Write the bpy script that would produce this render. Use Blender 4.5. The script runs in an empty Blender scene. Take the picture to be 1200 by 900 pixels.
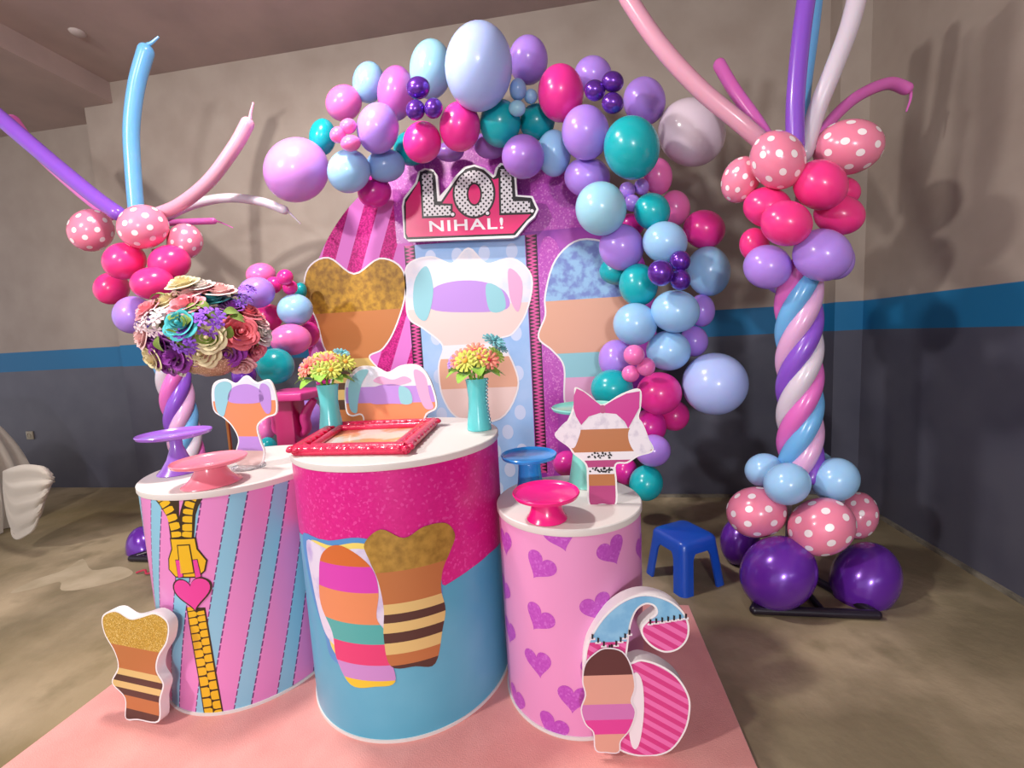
import bpy, bmesh, math, random
import numpy as np
from mathutils import Vector, Matrix
from mathutils.geometry import tessellate_polygon
random.seed(7)
PI = math.pi
scene = bpy.context.scene
COL = scene.collection

# ------------------------------------------------------------------ camera model
CAMH, FOC, PITCH, ROLL, YAW = 1.3, 500.0, .1049, -.0534, .1503
_cy, _sy, _cp, _sp = math.cos(YAW), math.sin(YAW), math.cos(PITCH), math.sin(PITCH)
FWD = np.array([-_sy*_cp, _cy*_cp, -_sp]); _r = np.array([_cy, _sy, 0.]); _u = np.cross(_r, FWD)
RGT = _r*math.cos(ROLL)+_u*math.sin(ROLL); UPV = -_r*math.sin(ROLL)+_u*math.cos(ROLL)
CPOS = np.array([0, 0, CAMH])
def ray(px, py): return FWD+RGT*(px-600)/FOC-UPV*(py-450)/FOC
def at_y(px, py, y):
    d = ray(px, py); return Vector(CPOS+d*(y/d[1]))
def at_z(px, py, z):
    d = ray(px, py); return Vector(CPOS+d*((z-CAMH)/d[2]))
def proj(p):
    q = np.array(p)-CPOS; z = q@FWD
    return np.array([600+FOC*(q@RGT)/z, 450-FOC*(q@UPV)/z])
cam = bpy.data.objects.new('camera', bpy.data.cameras.new('camera')); COL.objects.link(cam)
cam.data.sensor_width = 36; cam.data.lens = FOC/1200*36; cam.data.clip_start = .01
M = Matrix([[RGT[i], UPV[i], -FWD[i]] for i in range(3)]).to_4x4(); M.translation = Vector(CPOS)
cam.matrix_world = M; scene.camera = cam

# ------------------------------------------------------------------ materials
def lin(h):
    h = h.lstrip('#'); v = [int(h[i:i+2], 16)/255 for i in (0, 2, 4)]
    return tuple(c/12.92 if c <= .04045 else ((c+.055)/1.055)**2.4 for c in v)+(1,)
MATS = {}
def mat(name, hexc='#808080', rough=.5, metal=0., coat=0., spec=.5, noise=None, bump=None, sheen=0, trans=0, alpha=1, sss=0):
    """noise=(hex2, scale, lo, hi): second colour mixed in by noise; bump=(scale,strength)"""
    if name in MATS: return MATS[name]
    m = bpy.data.materials.new(name); m.use_nodes = True; MATS[name] = m
    nt = m.node_tree; b = nt.nodes['Principled BSDF']
    b.inputs['Base Color'].default_value = lin(hexc); b.inputs['Roughness'].default_value = rough
    b.inputs['Metallic'].default_value = metal; b.inputs['Coat Weight'].default_value = coat
    b.inputs['Coat Roughness'].default_value = .08
    b.inputs['Specular IOR Level'].default_value = spec; b.inputs['Sheen Weight'].default_value = sheen
    b.inputs['Transmission Weight'].default_value = trans; b.inputs['Alpha'].default_value = alpha
    if sss:
        b.inputs['Subsurface Weight'].default_value = sss; b.inputs['Subsurface Scale'].default_value = .03
    tc = nt.nodes.new('ShaderNodeTexCoord')
    if noise:
        n = nt.nodes.new('ShaderNodeTexNoise'); n.inputs['Scale'].default_value = noise[1]; n.inputs['Detail'].default_value = 6
        nt.links.new(tc.outputs['Object'], n.inputs['Vector'])
        r = nt.nodes.new('ShaderNodeMapRange'); r.inputs['From Min'].default_value = noise[2]; r.inputs['From Max'].default_value = noise[3]
        nt.links.new(n.outputs['Fac'], r.inputs['Value'])
        x = nt.nodes.new('ShaderNodeMixRGB'); x.inputs['Color1'].default_value = lin(hexc); x.inputs['Color2'].default_value = lin(noise[0])
        nt.links.new(r.outputs['Result'], x.inputs['Fac']); nt.links.new(x.outputs['Color'], b.inputs['Base Color'])
    if bump:
        n = nt.nodes.new('ShaderNodeTexNoise'); n.inputs['Scale'].default_value = bump[0]; n.inputs['Detail'].default_value = 4
        nt.links.new(tc.outputs['Object'], n.inputs['Vector'])
        bp = nt.nodes.new('ShaderNodeBump'); bp.inputs['Strength'].default_value = bump[1]; bp.inputs['Distance'].default_value = .02
        nt.links.new(n.outputs['Fac'], bp.inputs['Height']); nt.links.new(bp.outputs['Normal'], b.inputs['Normal'])
    return m
class NG:      # tiny node graph helper
    def __init__(s, m): s.nt = m.node_tree; s.b = s.nt.nodes['Principled BSDF']
    def val(s, x, sock):
        if isinstance(x, (int, float)): sock.default_value = x
        else: s.nt.links.new(x, sock)
    def math(s, op, a, b=0., c=None):
        n = s.nt.nodes.new('ShaderNodeMath'); n.operation = op; s.val(a, n.inputs[0]); s.val(b, n.inputs[1])
        if c is not None: s.val(c, n.inputs[2])
        return n.outputs[0]
    def xyz(s, out='Object'):
        t = s.nt.nodes.new('ShaderNodeTexCoord'); q = s.nt.nodes.new('ShaderNodeSeparateXYZ')
        s.nt.links.new(t.outputs[out], q.inputs[0]); return q.outputs
    def mix(s, f, a, b):
        n = s.nt.nodes.new('ShaderNodeMixRGB'); s.val(f, n.inputs[0])
        for v, k in ((a, 1), (b, 2)):
            if isinstance(v, tuple): n.inputs[k].default_value = v
            else: s.nt.links.new(v, n.inputs[k])
        return n.outputs[0]
    def noise(s, scale, detail=4):
        t = s.nt.nodes.new('ShaderNodeTexCoord'); n = s.nt.nodes.new('ShaderNodeTexNoise')
        n.inputs['Scale'].default_value = scale; n.inputs['Detail'].default_value = detail
        s.nt.links.new(t.outputs['Object'], n.inputs['Vector']); return n.outputs['Fac']
    def voro(s, scale):
        t = s.nt.nodes.new('ShaderNodeTexCoord'); n = s.nt.nodes.new('ShaderNodeTexVoronoi')
        n.inputs['Scale'].default_value = scale; s.nt.links.new(t.outputs['Object'], n.inputs['Vector']); return n.outputs['Color']
    def step(s, v, lo, hi):
        n = s.nt.nodes.new('ShaderNodeMapRange'); s.val(v, n.inputs['Value'])
        n.inputs['From Min'].default_value = lo; n.inputs['From Max'].default_value = hi; return n.outputs['Result']
    def color(s, c): s.nt.links.new(c, s.b.inputs['Base Color'])

def glitter(name, h1, h2, h3, rough=.35, scale=110, mid=.5):
    m = mat(name, h1, rough, spec=.5); g = NG(m)
    v = g.voro(scale); sep = g.nt.nodes.new('ShaderNodeSeparateColor'); g.nt.links.new(v, sep.inputs[0])
    c = g.mix(g.step(sep.outputs[0], mid-.08, mid+.08), lin(h1), lin(h2))
    g.color(g.mix(g.step(sep.outputs[1], .86, .9), c, lin(h3))); return m

# ------------------------------------------------------------------ object helpers
def link(name, data, parent=None):
    o = bpy.data.objects.new(name, data); COL.objects.link(o)
    if parent is not None: o.parent = parent
    return o
def obj(name, bm, mats, parent=None, smooth=True, loc=None, rot=None, recalc=True):
    if recalc: bmesh.ops.recalc_face_normals(bm, faces=bm.faces[:])
    me = bpy.data.meshes.new(name); bm.to_mesh(me); bm.free()
    for m in (mats if isinstance(mats, (list, tuple)) else [mats]): me.materials.append(m)
    if smooth:
        me.polygons.foreach_set('use_smooth', [True]*len(me.polygons)); me.set_sharp_from_angle(angle=math.radians(38))
    o = link(name, me, parent)
    if loc is not None: o.location = loc
    if rot is not None: o.rotation_euler = rot
    return o
def tag(o, label, cat, group=None, kind=None):
    o['label'] = label; o['category'] = cat
    if group: o['group'] = group
    if kind: o['kind'] = kind
    return o
def thing(name, label, cat, loc=(0, 0, 0), rot=(0, 0, 0), group=None):
    o = link(name, None); o.location = loc; o.rotation_euler = rot; o.empty_display_size = .05
    return tag(o, label, cat, group)
def struct(o): o['kind'] = 'structure'; return o
def copy_tree(o, parent=None):
    c = o.copy(); COL.objects.link(c)
    if parent is not None: c.parent = parent
    for ch in o.children: copy_tree(ch, c)
    return c
def box(bm, c, s, mi=0, rz=0, bevel=0):
    r = bmesh.ops.create_cube(bm, size=1); vs = r['verts']
    mtx = Matrix.Translation(c) @ Matrix.Rotation(rz, 4, 'Z') @ Matrix.Diagonal((*s, 1))
    bmesh.ops.transform(bm, matrix=mtx, verts=vs)
    fs = set(f for v in vs for f in v.link_faces)
    for f in fs: f.material_index = mi
    if bevel: bmesh.ops.bevel(bm, geom=list(set(e for v in vs for e in v.link_edges)), offset=bevel, segments=3, affect='EDGES', profile=.5)
    return bm
def lathe(bm, prof, n=48, mi=0, mtx=None):
    rows = []
    for r, z in prof:
        if r < 1e-6: rows.append([bm.verts.new((0, 0, z))])
        else: rows.append([bm.verts.new((r*math.cos(2*PI*k/n), r*math.sin(2*PI*k/n), z)) for k in range(n)])
    for a, b in zip(rows, rows[1:]):
        for k in range(n):
            k2 = (k+1) % n
            vs = [a[k % len(a)], a[k2 % len(a)], b[k2 % len(b)], b[k % len(b)]]
            u = []
            for v in vs:
                if v not in u: u.append(v)
            if len(u) >= 3: bm.faces.new(u).material_index = mi
    if mtx is not None: bmesh.ops.transform(bm, matrix=mtx, verts=[v for r in rows for v in r])
    return bm
def catmull(pts, n=8, closed=False):
    P = [Vector(p) for p in pts]; out = []; N = len(P)
    rng = range(N if closed else N-1)
    for i in rng:
        if closed: a, b, c, d = P[i-1], P[i], P[(i+1) % N], P[(i+2) % N]
        else: a, b, c, d = P[max(i-1, 0)], P[i], P[i+1], P[min(i+2, N-1)]
        for k in range(n):
            t = k/n
            out.append(.5*((2*b)+(c-a)*t+(2*a-5*b+4*c-d)*t*t+(3*b-a-3*c+d)*t**3))
    if not closed: out.append(P[-1])
    return out
def tube(bm, pts, rad, n=14, cap=True, mi=0):
    """rad: number or function of t in 0..1"""
    P = [Vector(p) for p in pts]; L = len(P); rows = []; prev = None
    for i, p in enumerate(P):
        t = (P[min(i+1, L-1)]-P[max(i-1, 0)]).normalized()
        if prev is None:
            a = Vector((0, 0, 1)) if abs(t.z) < .9 else Vector((1, 0, 0)); x = t.cross(a).normalized()
        else: x = (prev-t*prev.dot(t)).normalized()
        prev = x; y = t.cross(x); r = rad(i/(L-1)) if callable(rad) else rad
        rows.append([bm.verts.new(p+(x*math.cos(2*PI*k/n)+y*math.sin(2*PI*k/n))*r) for k in range(n)])
    for a, b in zip(rows, rows[1:]):
        for k in range(n): bm.faces.new((a[k], a[(k+1) % n], b[(k+1) % n], b[k])).material_index = mi
    if cap:
        bm.faces.new(rows[0]).material_index = mi; bm.faces.new(rows[-1]).material_index = mi
    return bm

# ---- flat artwork: 2-D polygons laid in layers on a plane or round a cylinder
def ell(cx, cy, a, b=None, n=32, rot=0):
    b = b or a; c, s = math.cos(rot), math.sin(rot)
    return [(cx+a*math.cos(t)*c-b*math.sin(t)*s, cy+a*math.cos(t)*s+b*math.sin(t)*c) for t in [2*PI*k/n for k in range(n)]]
def spl(pts, n=5): return [tuple(p)[:2] for p in catmull([(x, y, 0) for x, y in pts], n, True)]
def heart(cx, cy, s, rot=0, n=40):
    out = []; c, sn = math.cos(rot), math.sin(rot)
    for k in range(n):
        t = 2*PI*k/n; x = 16*math.sin(t)**3/17*s; y = (13*math.cos(t)-5*math.cos(2*t)-2*math.cos(3*t)-math.cos(4*t))/17*s
        out.append((cx+x*c-y*sn, cy+x*sn+y*c))
    return out
def grow(poly, d):
    n = len(poly); A = sum(poly[i][0]*poly[(i+1) % n][1]-poly[(i+1) % n][0]*poly[i][1] for i in range(n)); s = 1 if A > 0 else -1
    out = []
    for i in range(n):
        p, q, r = Vector(poly[i-1]), Vector(poly[i]), Vector(poly[(i+1) % n])
        e1 = (q-p).normalized(); e2 = (r-q).normalized()
        n1 = Vector((e1.y, -e1.x))*s; n2 = Vector((e2.y, -e2.x))*s; m = n1+n2
        if m.length < 1e-4: m = n1
        m.normalize(); out.append(tuple(q+m*d/max(.45, m.dot(n1))))
    return out
def art(bm, shapes, fmap, step=.0007, cut=None, base=.0008):
    """shapes: (loops or poly, material index, layer). fmap(u,v,off) gives a point. cut: strip width for curved walls"""
    for poly, mi, layer in shapes:
        loops = poly if isinstance(poly[0][0], (tuple, list)) else [poly]
        t = bmesh.new(); flat = [v for l in loops for v in l]
        vs = [t.verts.new((p[0], p[1], 0)) for p in flat]
        for tri in tessellate_polygon([[Vector((p[0], p[1], 0)) for p in l] for l in loops]):
            try: t.faces.new([vs[i] for i in tri])
            except ValueError: pass
        if cut:
            us = [p[0] for p in flat]; u = math.floor(min(us)/cut)*cut
            while u < max(us):
                bmesh.ops.bisect_plane(t, geom=t.verts[:]+t.edges[:]+t.faces[:], plane_co=(u, 0, 0), plane_no=(1, 0, 0), dist=1e-7); u += cut
        new = {v: bm.verts.new(fmap(v.co.x, v.co.y, base+step*layer)) for v in t.verts}
        for f in t.faces:
            try: nf = bm.faces.new([new[v] for v in f.verts])
            except ValueError: continue
            nf.material_index = mi; nf.normal_update(); c = f.calc_center_median()
            if nf.normal.dot(Vector(fmap(c.x, c.y, 1.))-Vector(fmap(c.x, c.y, 0.))) < 0: nf.normal_flip()
        t.free()
class Plane:      # an upright board: origin at its foot, u to the right, v up, facing the room; yaw about z, lean back
    def __init__(s, o, yaw=0, lean=0):
        s.o = Vector(o); s.yaw = yaw; s.lean = lean
        s.rot = Matrix.Rotation(yaw, 3, 'Z') @ Matrix.Rotation(-lean, 3, 'X')
        s.u = s.rot @ Vector((1, 0, 0)); s.v = s.rot @ Vector((0, 0, 1)); s.n = s.rot @ Vector((0, -1, 0))
    def uv(s, px, py):
        d = Vector(ray(px, py)); c = Vector(CPOS); k = (s.o-c).dot(s.n)/d.dot(s.n); p = c+d*k-s.o
        return (p.dot(s.u), p.dot(s.v))
    def uvs(s, pts): return [s.uv(*p) for p in pts]
    def euler(s): return s.rot.to_euler()
def board_mesh(poly, th):
    bm = bmesh.new()
    loops = poly if isinstance(poly[0][0], (tuple, list)) else [poly]
    F, B = {}, {}; k = 0; flat = []
    for l in loops:
        for p in l:
            F[k] = bm.verts.new((p[0], 0, p[1])); B[k] = bm.verts.new((p[0], th, p[1])); k += 1; flat.append(p)
    for tri in tessellate_polygon([[Vector((p[0], p[1], 0)) for p in l] for l in loops]):
        bm.faces.new([F[i] for i in tri]); bm.faces.new([B[i] for i in reversed(tri)])
    k = 0
    for l in loops:
        n = len(l)
        for i in range(n):
            a, b = k+i, k+(i+1) % n; bm.faces.new((F[a], F[b], B[b], B[a]))
        k += n
    return bm
fm_board = lambda u, v, off: Vector((u, -off, v))

# ------------------------------------------------------------------ the room
D, RX, CZ, B1, B2 = 3.39, 1.95, 3.67, 1.433, 1.237
def wall_mat(name, up, band, low):
    m = mat(name, up, .6, bump=(14, .05)); g = NG(m)
    t = g.nt.nodes.new('ShaderNodeNewGeometry'); q = g.nt.nodes.new('ShaderNodeSeparateXYZ'); g.nt.links.new(t.outputs['Position'], q.inputs[0])
    z = q.outputs[2]; n = g.noise(3.5, 8)
    upc = g.mix(g.step(n, .35, .7), lin(up), lin('#988a7f')); lowc = g.mix(g.step(n, .35, .75), lin(low), lin('#474755'))
    c = g.mix(g.step(z, B2-.002, B2+.002), lowc, lin(band)); c = g.mix(g.step(z, B1-.002, B1+.002), c, upc); g.color(c)
    r = g.mix(g.step(z, B2-.002, B2+.002), (.38, .38, .38, 1), (.6, .6, .6, 1)); g.nt.links.new(r, g.b.inputs['Roughness'])
    return m
WALL = wall_mat('painted_wall', '#a3968b', '#116a9a', '#53535f')
def wallbox(name, lo, hi, m=WALL):
    bm = bmesh.new(); lo, hi = Vector(lo), Vector(hi); box(bm, (lo+hi)/2, hi-lo)
    return struct(obj(name, bm, m, smooth=False))
wallbox('wall_back', (-4.15, D, 0), (RX+.3, D+.3, CZ))
wallbox('wall_back_recess', (-8, D+.22, 0), (-4.15, D+.5, CZ)).name = 'wall_left'
wallbox('wall_right', (RX, -5.5, 0), (RX+.2, D, CZ))
wallbox('trim_1', (1.775, D-.13, 0), (RX, D, CZ))
PLA = mat('ceiling_paint', '#b39e96', .8, noise=('#a3918a', 2.2, .35, .7), bump=(18, .05))
wallbox('ceiling', (-8, -5.5, CZ), (RX+.3, D+.5, CZ+.15), PLA)
wallbox('trim_2', (-8, -5.5, 3.5), (-3.86, D+.22, CZ), PLA)
# floor: worn concrete with pale paint spill
FL = mat('concrete_floor', '#7a6d58', .55, spec=.3, bump=(30, .1)); g = NG(FL)
n1 = g.noise(1.3, 10); n2 = g.noise(5.5, 8); n3 = g.noise(.55, 3)
c = g.mix(g.step(n1, .42, .6), lin('#7c7058'), lin('#b09f83')); c = g.mix(g.step(n2, .5, .72), c, lin('#85795f'))
c = g.mix(g.step(n3, .52, .75), c, lin('#7d6d45')); g.color(c)
bm = bmesh.new(); box(bm, (-3.0, -.8, -.05), (10.4, 9.4, .1))
sp = [at_z(*q, 0) for q in [(12, 695), (40, 680), (75, 668), (97, 655), (108, 668), (140, 664), (156, 671), (140, 680), (100, 690), (72, 692), (70, 682), (40, 690)]]
art(bm, [(spl([(p.x, p.y) for p in sp], 4), 1, 0)], lambda u, v, o: Vector((u, v, o)))
struct(obj('floor', bm, [FL, mat('paint_spill', '#b8aa90', .6, noise=('#a3957a', 6, .4, .7))], smooth=False))
# pale mortar line along the foot of the walls
MOR = mat('mortar', '#7d7668', .8, noise=('#4b463d', 9, .4, .65))
wallbox('baseboard_back', (-4.15, D-.02, 0), (1.775, D, .022), MOR)
wallbox('baseboard_right', (RX-.02, -1, 0), (RX, D-.13, .022), MOR)
# outlet on recess wall, ceiling plate
p = at_y(36, 510, D+.22); bm = bmesh.new(); box(bm, (0, 0, 0), (.085, .012, .085), bevel=.004)
o = thing('wall_outlet', 'small square beige outlet plate low on the dark wall at left', 'outlet', p-Vector((0, .006, .04)))
obj('plate', bm, mat('beige_plastic', '#a89f8b', .5), o, loc=(0, 0, .04)); bm = bmesh.new(); lathe(bm, [(0, 0), (.02, 0), (.022, .003), (.022, .006)], 20, mtx=Matrix.Rotation(PI/2, 4, 'X'))
obj('socket', bm, mat('grey_plastic', '#8a8272', .5), o, loc=(0, -.004, .04))
p = at_z(91, 38, CZ); bm = bmesh.new(); lathe(bm, [(0, -.02), (.03, -.018), (.045, -.008), (.05, 0)], 24)
tag(obj('ceiling_plate', bm, mat('cover_plastic', '#b5a9a3', .6), loc=p), 'small pale round cover plate on the ceiling', 'ceiling plate')

# ------------------------------------------------------------------ carpet
bm = bmesh.new(); box(bm, (-.70, 1.24, .006), (2.37, 1.48, .012), bevel=.004)
CARP = mat('pink_carpet', '#e9a199', .95, sheen=.4, spec=.1, noise=('#dc8f88', 5, .35, .7), bump=(240, .2))
tag(obj('carpet', bm, CARP), 'flat pink carpet spread on the concrete under the round pedestals', 'carpet')

# ------------------------------------------------------------------ pedestals
WHT = mat('white_board', '#dcd8d4', .5); WHTF = mat('white_foam', '#efecec', .6)
CYLS = dict(mid=(-.693, 1.562, .382, .946), left=(-1.391, 1.548, .329, .839), right=(-.046, 1.501, .252, .718))
def cyl_uv(key, px, py):
    x, y, r, h = CYLS[key]; d = ray(px, py); A = d[0]**2+d[1]**2; Bq = -2*(d[0]*x+d[1]*y); Cq = x*x+y*y-r*r
    disc = max(Bq*Bq-4*A*Cq, 0); t = (-Bq-math.sqrt(disc))/(2*A); p = CPOS+d*t
    return (math.atan2(p[0]-x, -(p[1]-y))*r, p[2])
def fm_cyl(r):
    return lambda u, v, off: Vector(((r+off)*math.sin(u/r), -(r+off)*math.cos(u/r), v))
def pedestal(key, label, body_mat, shapes, mats, cat='pedestal'):
    x, y, r, h = CYLS[key]; root = thing('round_pedestal', label, cat, (x, y, .012), group='printed round pedestals'); z0 = .012
    bm = bmesh.new(); lathe(bm, [(r, .008-0), (r, h-.02-z0)], 128)
    art(bm, [(s[0], s[1], s[2]) for s in shapes], lambda u, v, off: fm_cyl(r)(u, min(max(v, .022), h-.022)-z0, off), cut=.02, step=.0005, base=.0006)
    obj('printed_cover', bm, [body_mat]+mats, root, recalc=False)
    bm = bmesh.new(); lathe(bm, [(0, h-.024-z0), (r+.003, h-.024-z0), (r+.005, h-.02-z0), (r+.005, h-.003-z0), (r+.002, h-z0), (0, h-z0)], 128); obj('top', bm, WHT, root)
    bm = bmesh.new(); lathe(bm, [(0, 0), (r+.004, 0), (r+.004, .01), (r-.001, .011)], 128); obj('bottom_rim', bm, WHT, root)
    return root
# left: candy stripes, zip with heart pull
m = mat('candy_stripe', '#dd8fc6', .38, coat=.15); g = NG(m); X = g.xyz()
u = g.math('MULTIPLY', g.math('ARCTAN2', X[0], g.math('MULTIPLY', X[1], -1.)), .329)
t = g.math('ADD', g.math('MULTIPLY', u, 1/.138), g.math('MULTIPLY', X[2], -1.9)); fr = g.math('FRACT', g.math('ADD', t, 20.12))
blue = g.math('LESS_THAN', fr, .40); e1 = g.math('LESS_THAN', fr, .03); e2 = g.math('LESS_THAN', g.math('ABSOLUTE', g.math('SUBTRACT', fr, .415)), .018)
dash = g.math('GREATER_THAN', g.math('FRACT', g.math('MULTIPLY', X[2], 38.)), .25)
ln = g.math('MULTIPLY', g.math('MAXIMUM', e1, e2), dash)
c = g.mix(blue, lin('#dd86c4'), lin('#85bfd8')); g.color(g.mix(ln, c, lin('#6a2a6e')))
cu = lambda pts: [cyl_uv('left', *p) for p in pts]
GOLD, BLK, PNKH = 1, 2, 3
zs = []
def q6(pts): return cu([(100+a/3, 560+b/3) for a, b in pts])
zs.append((q6([(243, 64), (330, 60), (330, 140), (345, 64), (412, 58), (388, 130), (382, 215), (300, 215), (290, 140)]), BLK, 0))
tape_l = [(248, 66), (262, 95), (278, 120), (290, 150), (300, 185), (303, 212)]; tape_r = [(400, 60), (386, 95), (380, 120), (378, 150), (378, 185), (376, 212)]
def teeth(path, w, n, side, layer=1):
    P = catmull([(a, b, 0) for a, b in path], 6); L = len(P)
    def at(t):
        f = t*(L-1); i = min(int(f), L-2); return P[i].lerp(P[i+1], f-i)
    for k in range(n):
        a, b = at(k/n), at((k+.84)/n); d = (b-a).normalized(); nn = Vector((-d.y, d.x, 0))*side
        pts = [a+nn*2, a+nn*w*.75, a+d*4+nn*w, b-d*3+nn*w, b+nn*w*.75, b+nn*2]
        zs.append((q6([(p.x, p.y) for p in pts]), GOLD, layer))
teeth(tape_l, 36, 6, -1); teeth(tape_r, 36, 6, 1)
tl = [(355, 455), (372, 560), (395, 690), (418, 836)]; tr = [(422, 455), (440, 560), (462, 690), (487, 834)]
zs.append((q6(tl+tr[::-1]), BLK, 0))
teeth([(a+2, b) for a, b in tl], 31, 13, -1); teeth([(a-2, b+10) for a, b in tr[:-1]]+[(485, 834)], 29, 13, 1)
sl = [(303, 215), (385, 213), (392, 250), (425, 290), (418, 325), (395, 345), (320, 345), (298, 320), (297, 285), (308, 250)]
zs.append((grow(cu([(100+a/3, 560+b/3) for a, b in sl]), .005), BLK, 2)); zs.append((q6(sl), GOLD, 3))
pl = [(328, 238), (366, 236), (382, 330), (338, 335)]; zs.append((grow(q6(pl), .004), BLK, 4)); zs.append((q6(pl), GOLD, 5))
for pp in ([(320, 288), (333, 288), (346, 345), (330, 350)], [(380, 288), (394, 286), (408, 345), (390, 350)]):
    zs.append((grow(q6(pp), .002), BLK, 4)); zs.append((q6(pp), PNKH, 5))
hc = cyl_uv('left', 100+376/3, 560+402/3); hs = abs(cyl_uv('left', 100+448/3, 560+400/3)[0]-hc[0])*1.03
zs.append((heart(hc[0], hc[1]-.0, hs*1.08, .06), BLK, 4)); zs.append((heart(hc[0], hc[1]+.001, hs*.98, .06), PNKH, 5))
pedestal('left', 'short wide round pedestal with pink and blue stripes and golden zip print', m, zs,
         [mat('zip_gold', '#e0b21c', .4), mat('zip_line', '#33230f', .45), mat('heart_pink', '#dd3f98', .4)])
# middle: magenta glitter over teal, coloured splash prints
MGL = glitter('magenta_glitter_print', '#cf1582', '#d31a86', '#dc3e98', .3, 120)
TEAL = mat('teal_print', '#4ba6c3', .35, coat=.15, noise=('#5fb2cd', 3, .4, .7))
cm = lambda pts: [cyl_uv('mid', *p) for p in pts]
def q7(pts): return cm([(340+a/3, 580+b/3) for a, b in pts])
x, y, r, h = CYLS['mid']; umax = PI*r
bound = q7([(735, 172), (700, 205), (640, 255), (590, 290), (545, 318), (490, 300), (400, 230), (300, 175), (240, 155), (170, 165), (110, 155), (45, 140)])
teal = [(umax, .5)]+[(umax, .02), (-umax, .02), (-umax, .5)]+[(min(p[0]-.0, 9), p[1]) for p in bound[::-1]]
ms = [(teal, 1, 0)]
# a pale splash edged by a rainbow arc, and plain banded shapes in the colours of the print
arcs = [(spl(q7([(45, 140), (130, 160), (240, 150), (350, 180), (480, 240), (532, 300), (528, 400), (470, 480), (380, 540), (270, 630), (180, 600), (140, 560), (120, 480), (75, 330)])), 2, 1),
        (spl(q7([(70, 165), (150, 178), (240, 168), (340, 195), (460, 255), (515, 310), (512, 395), (460, 465), (370, 525), (268, 612), (190, 585), (150, 540), (130, 470), (88, 330)])), 3, 2),
        (spl(q7([(60, 160), (150, 195), (240, 188), (330, 210), (440, 270), (498, 320), (495, 390), (450, 450), (360, 505), (265, 590), (200, 570), (160, 530), (120, 470), (85, 330)])), 4, 3)]
ms += arcs
def mbands(pts, bands, key, q, layer, edge=None):
    """a smooth outline filled with plain colour bands: bands = [(v0,v1,mi)] in local height of the outline"""
    o = spl(q(pts)); out = []
    for lo, hi, mi in bands: out.append((clip_v(o, lo, hi), mi, layer))
    return out
def clip_half(poly, sgn, v):
    out = []; n = len(poly)
    for i in range(n):
        a, b = poly[i], poly[(i+1) % n]; da, db = sgn*(a[1]-v), sgn*(b[1]-v)
        if da >= 0: out.append(a)
        if (da >= 0) != (db >= 0):
            t = da/(da-db); out.append((a[0]+(b[0]-a[0])*t, a[1]+(b[1]-a[1])*t))
    return out
def clip_v(poly, lo, hi):
    p = clip_half(poly, 1, lo); return clip_half(p, -1, hi) if p else p
def bands(poly, fr, layer, wave=0):
    """cut an outline into horizontal colour bands: fr = [(fraction from the bottom, material)] rising"""
    vs = [p[1] for p in poly]; v0, v1 = min(vs), max(vs); out = []; lo = v0-1e-4
    for f, mi in fr:
        hi = v0+(v1-v0)*f+1e-4; c = clip_v(poly, lo, hi)
        if len(c) >= 3: out.append((c, mi, layer))
        lo = hi
    return out
gold_badge = spl(q7([(262, 170), (320, 120), (400, 150), (470, 110), (545, 98), (578, 140), (560, 200), (536, 260), (530, 330), (545, 400), (535, 470), (510, 590), (440, 600), (355, 600), (330, 500), (330, 400), (310, 300), (280, 230)]))
ms += bands(gold_badge, [(.06, 8), (.14, 7), (.22, 6), (.29, 8), (.36, 6), (.42, 8), (.49, 6), (.71, 7), (1, 5)], 5)
pink_badge = spl(q7([(112, 210), (160, 175), (225, 200), (290, 260), (312, 340), (305, 430), (335, 480), (350, 560), (370, 655), (300, 672), (215, 665), (165, 570), (150, 480), (110, 380), (104, 290)]))
ms += bands(pink_badge, [(.06, 13), (.17, 14), (.32, 12), (.46, 11), (.68, 10), (.86, 15), (1, 9)], 4)
pedestal('mid', 'tallest round pedestal with magenta glitter print above teal', MGL, ms,
         [TEAL, mat('sky_arc', '#4f8ec9', .4), mat('yellow_arc', '#e6d26a', .4), mat('cloud_print', '#d9d3e6', .4, noise=('#b9a9d8', 14, .5, .7)),
          mat('old_gold_print', '#b18a3a', .4, noise=('#8c6a26', 40, .35, .7)), mat('straw_print', '#d6bb78', .4), mat('caramel_print', '#b5703f', .4), mat('umber_print', '#4c2f28', .4),
          mat('orange_print', '#c9692e', .4), mat('peach_print', '#dc8a5c', .4), mat('aqua_print', '#4aa9a6', .4), mat('rose_print', '#d93d74', .4), mat('lemon_print', '#e3c331', .4), mat('lilac_print', '#bf8ac9', .4), mat('violet_print', '#cf3fae', .4)])
# right: pink with orchid hearts
hp = [(633, 663, 15, -.5), (632, 724, 15, -.45), (630, 776, 15, .15), (656, 613+14, 15, .3), (717, 645, 15, .35), (699, 711, 13, .3), (672, 818, 16, -.1), (648, 851, 16, -.35),
      (592, 634, 11, .1), (592, 689, 10, -.2), (597, 738, 9, 0), (606, 818, 11, 0), (750, 640, 9, 0), (745, 705, 10, .2), (735, 790, 14, .2), (700, 780, 15, .3)]
rs = []
for a, b, s, ro in hp:
    c0 = cyl_uv('right', a, b); d0 = proj(fm_cyl(.252)(c0[0], c0[1], 0)+Vector((CYLS['right'][0], CYLS['right'][1], 0)))
    dist = np.linalg.norm(np.array([CYLS['right'][0]+.252*math.sin(c0[0]/.252), CYLS['right'][1]-.252*math.cos(c0[0]/.252), c0[1]])-CPOS)
    rs.append((heart(c0[0], c0[1], .055 if s > 12 else .052, ro), 1, 0))
for k in range(7): rs.append((heart(.45+.16*(k % 2), .1+.09*k, .052, (-.4, .3)[k % 2]), 1, 0)); rs.append((heart(-.47-.14*(k % 2), .12+.09*k, .052, (.3, -.4)[k % 2]), 1, 0))
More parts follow.
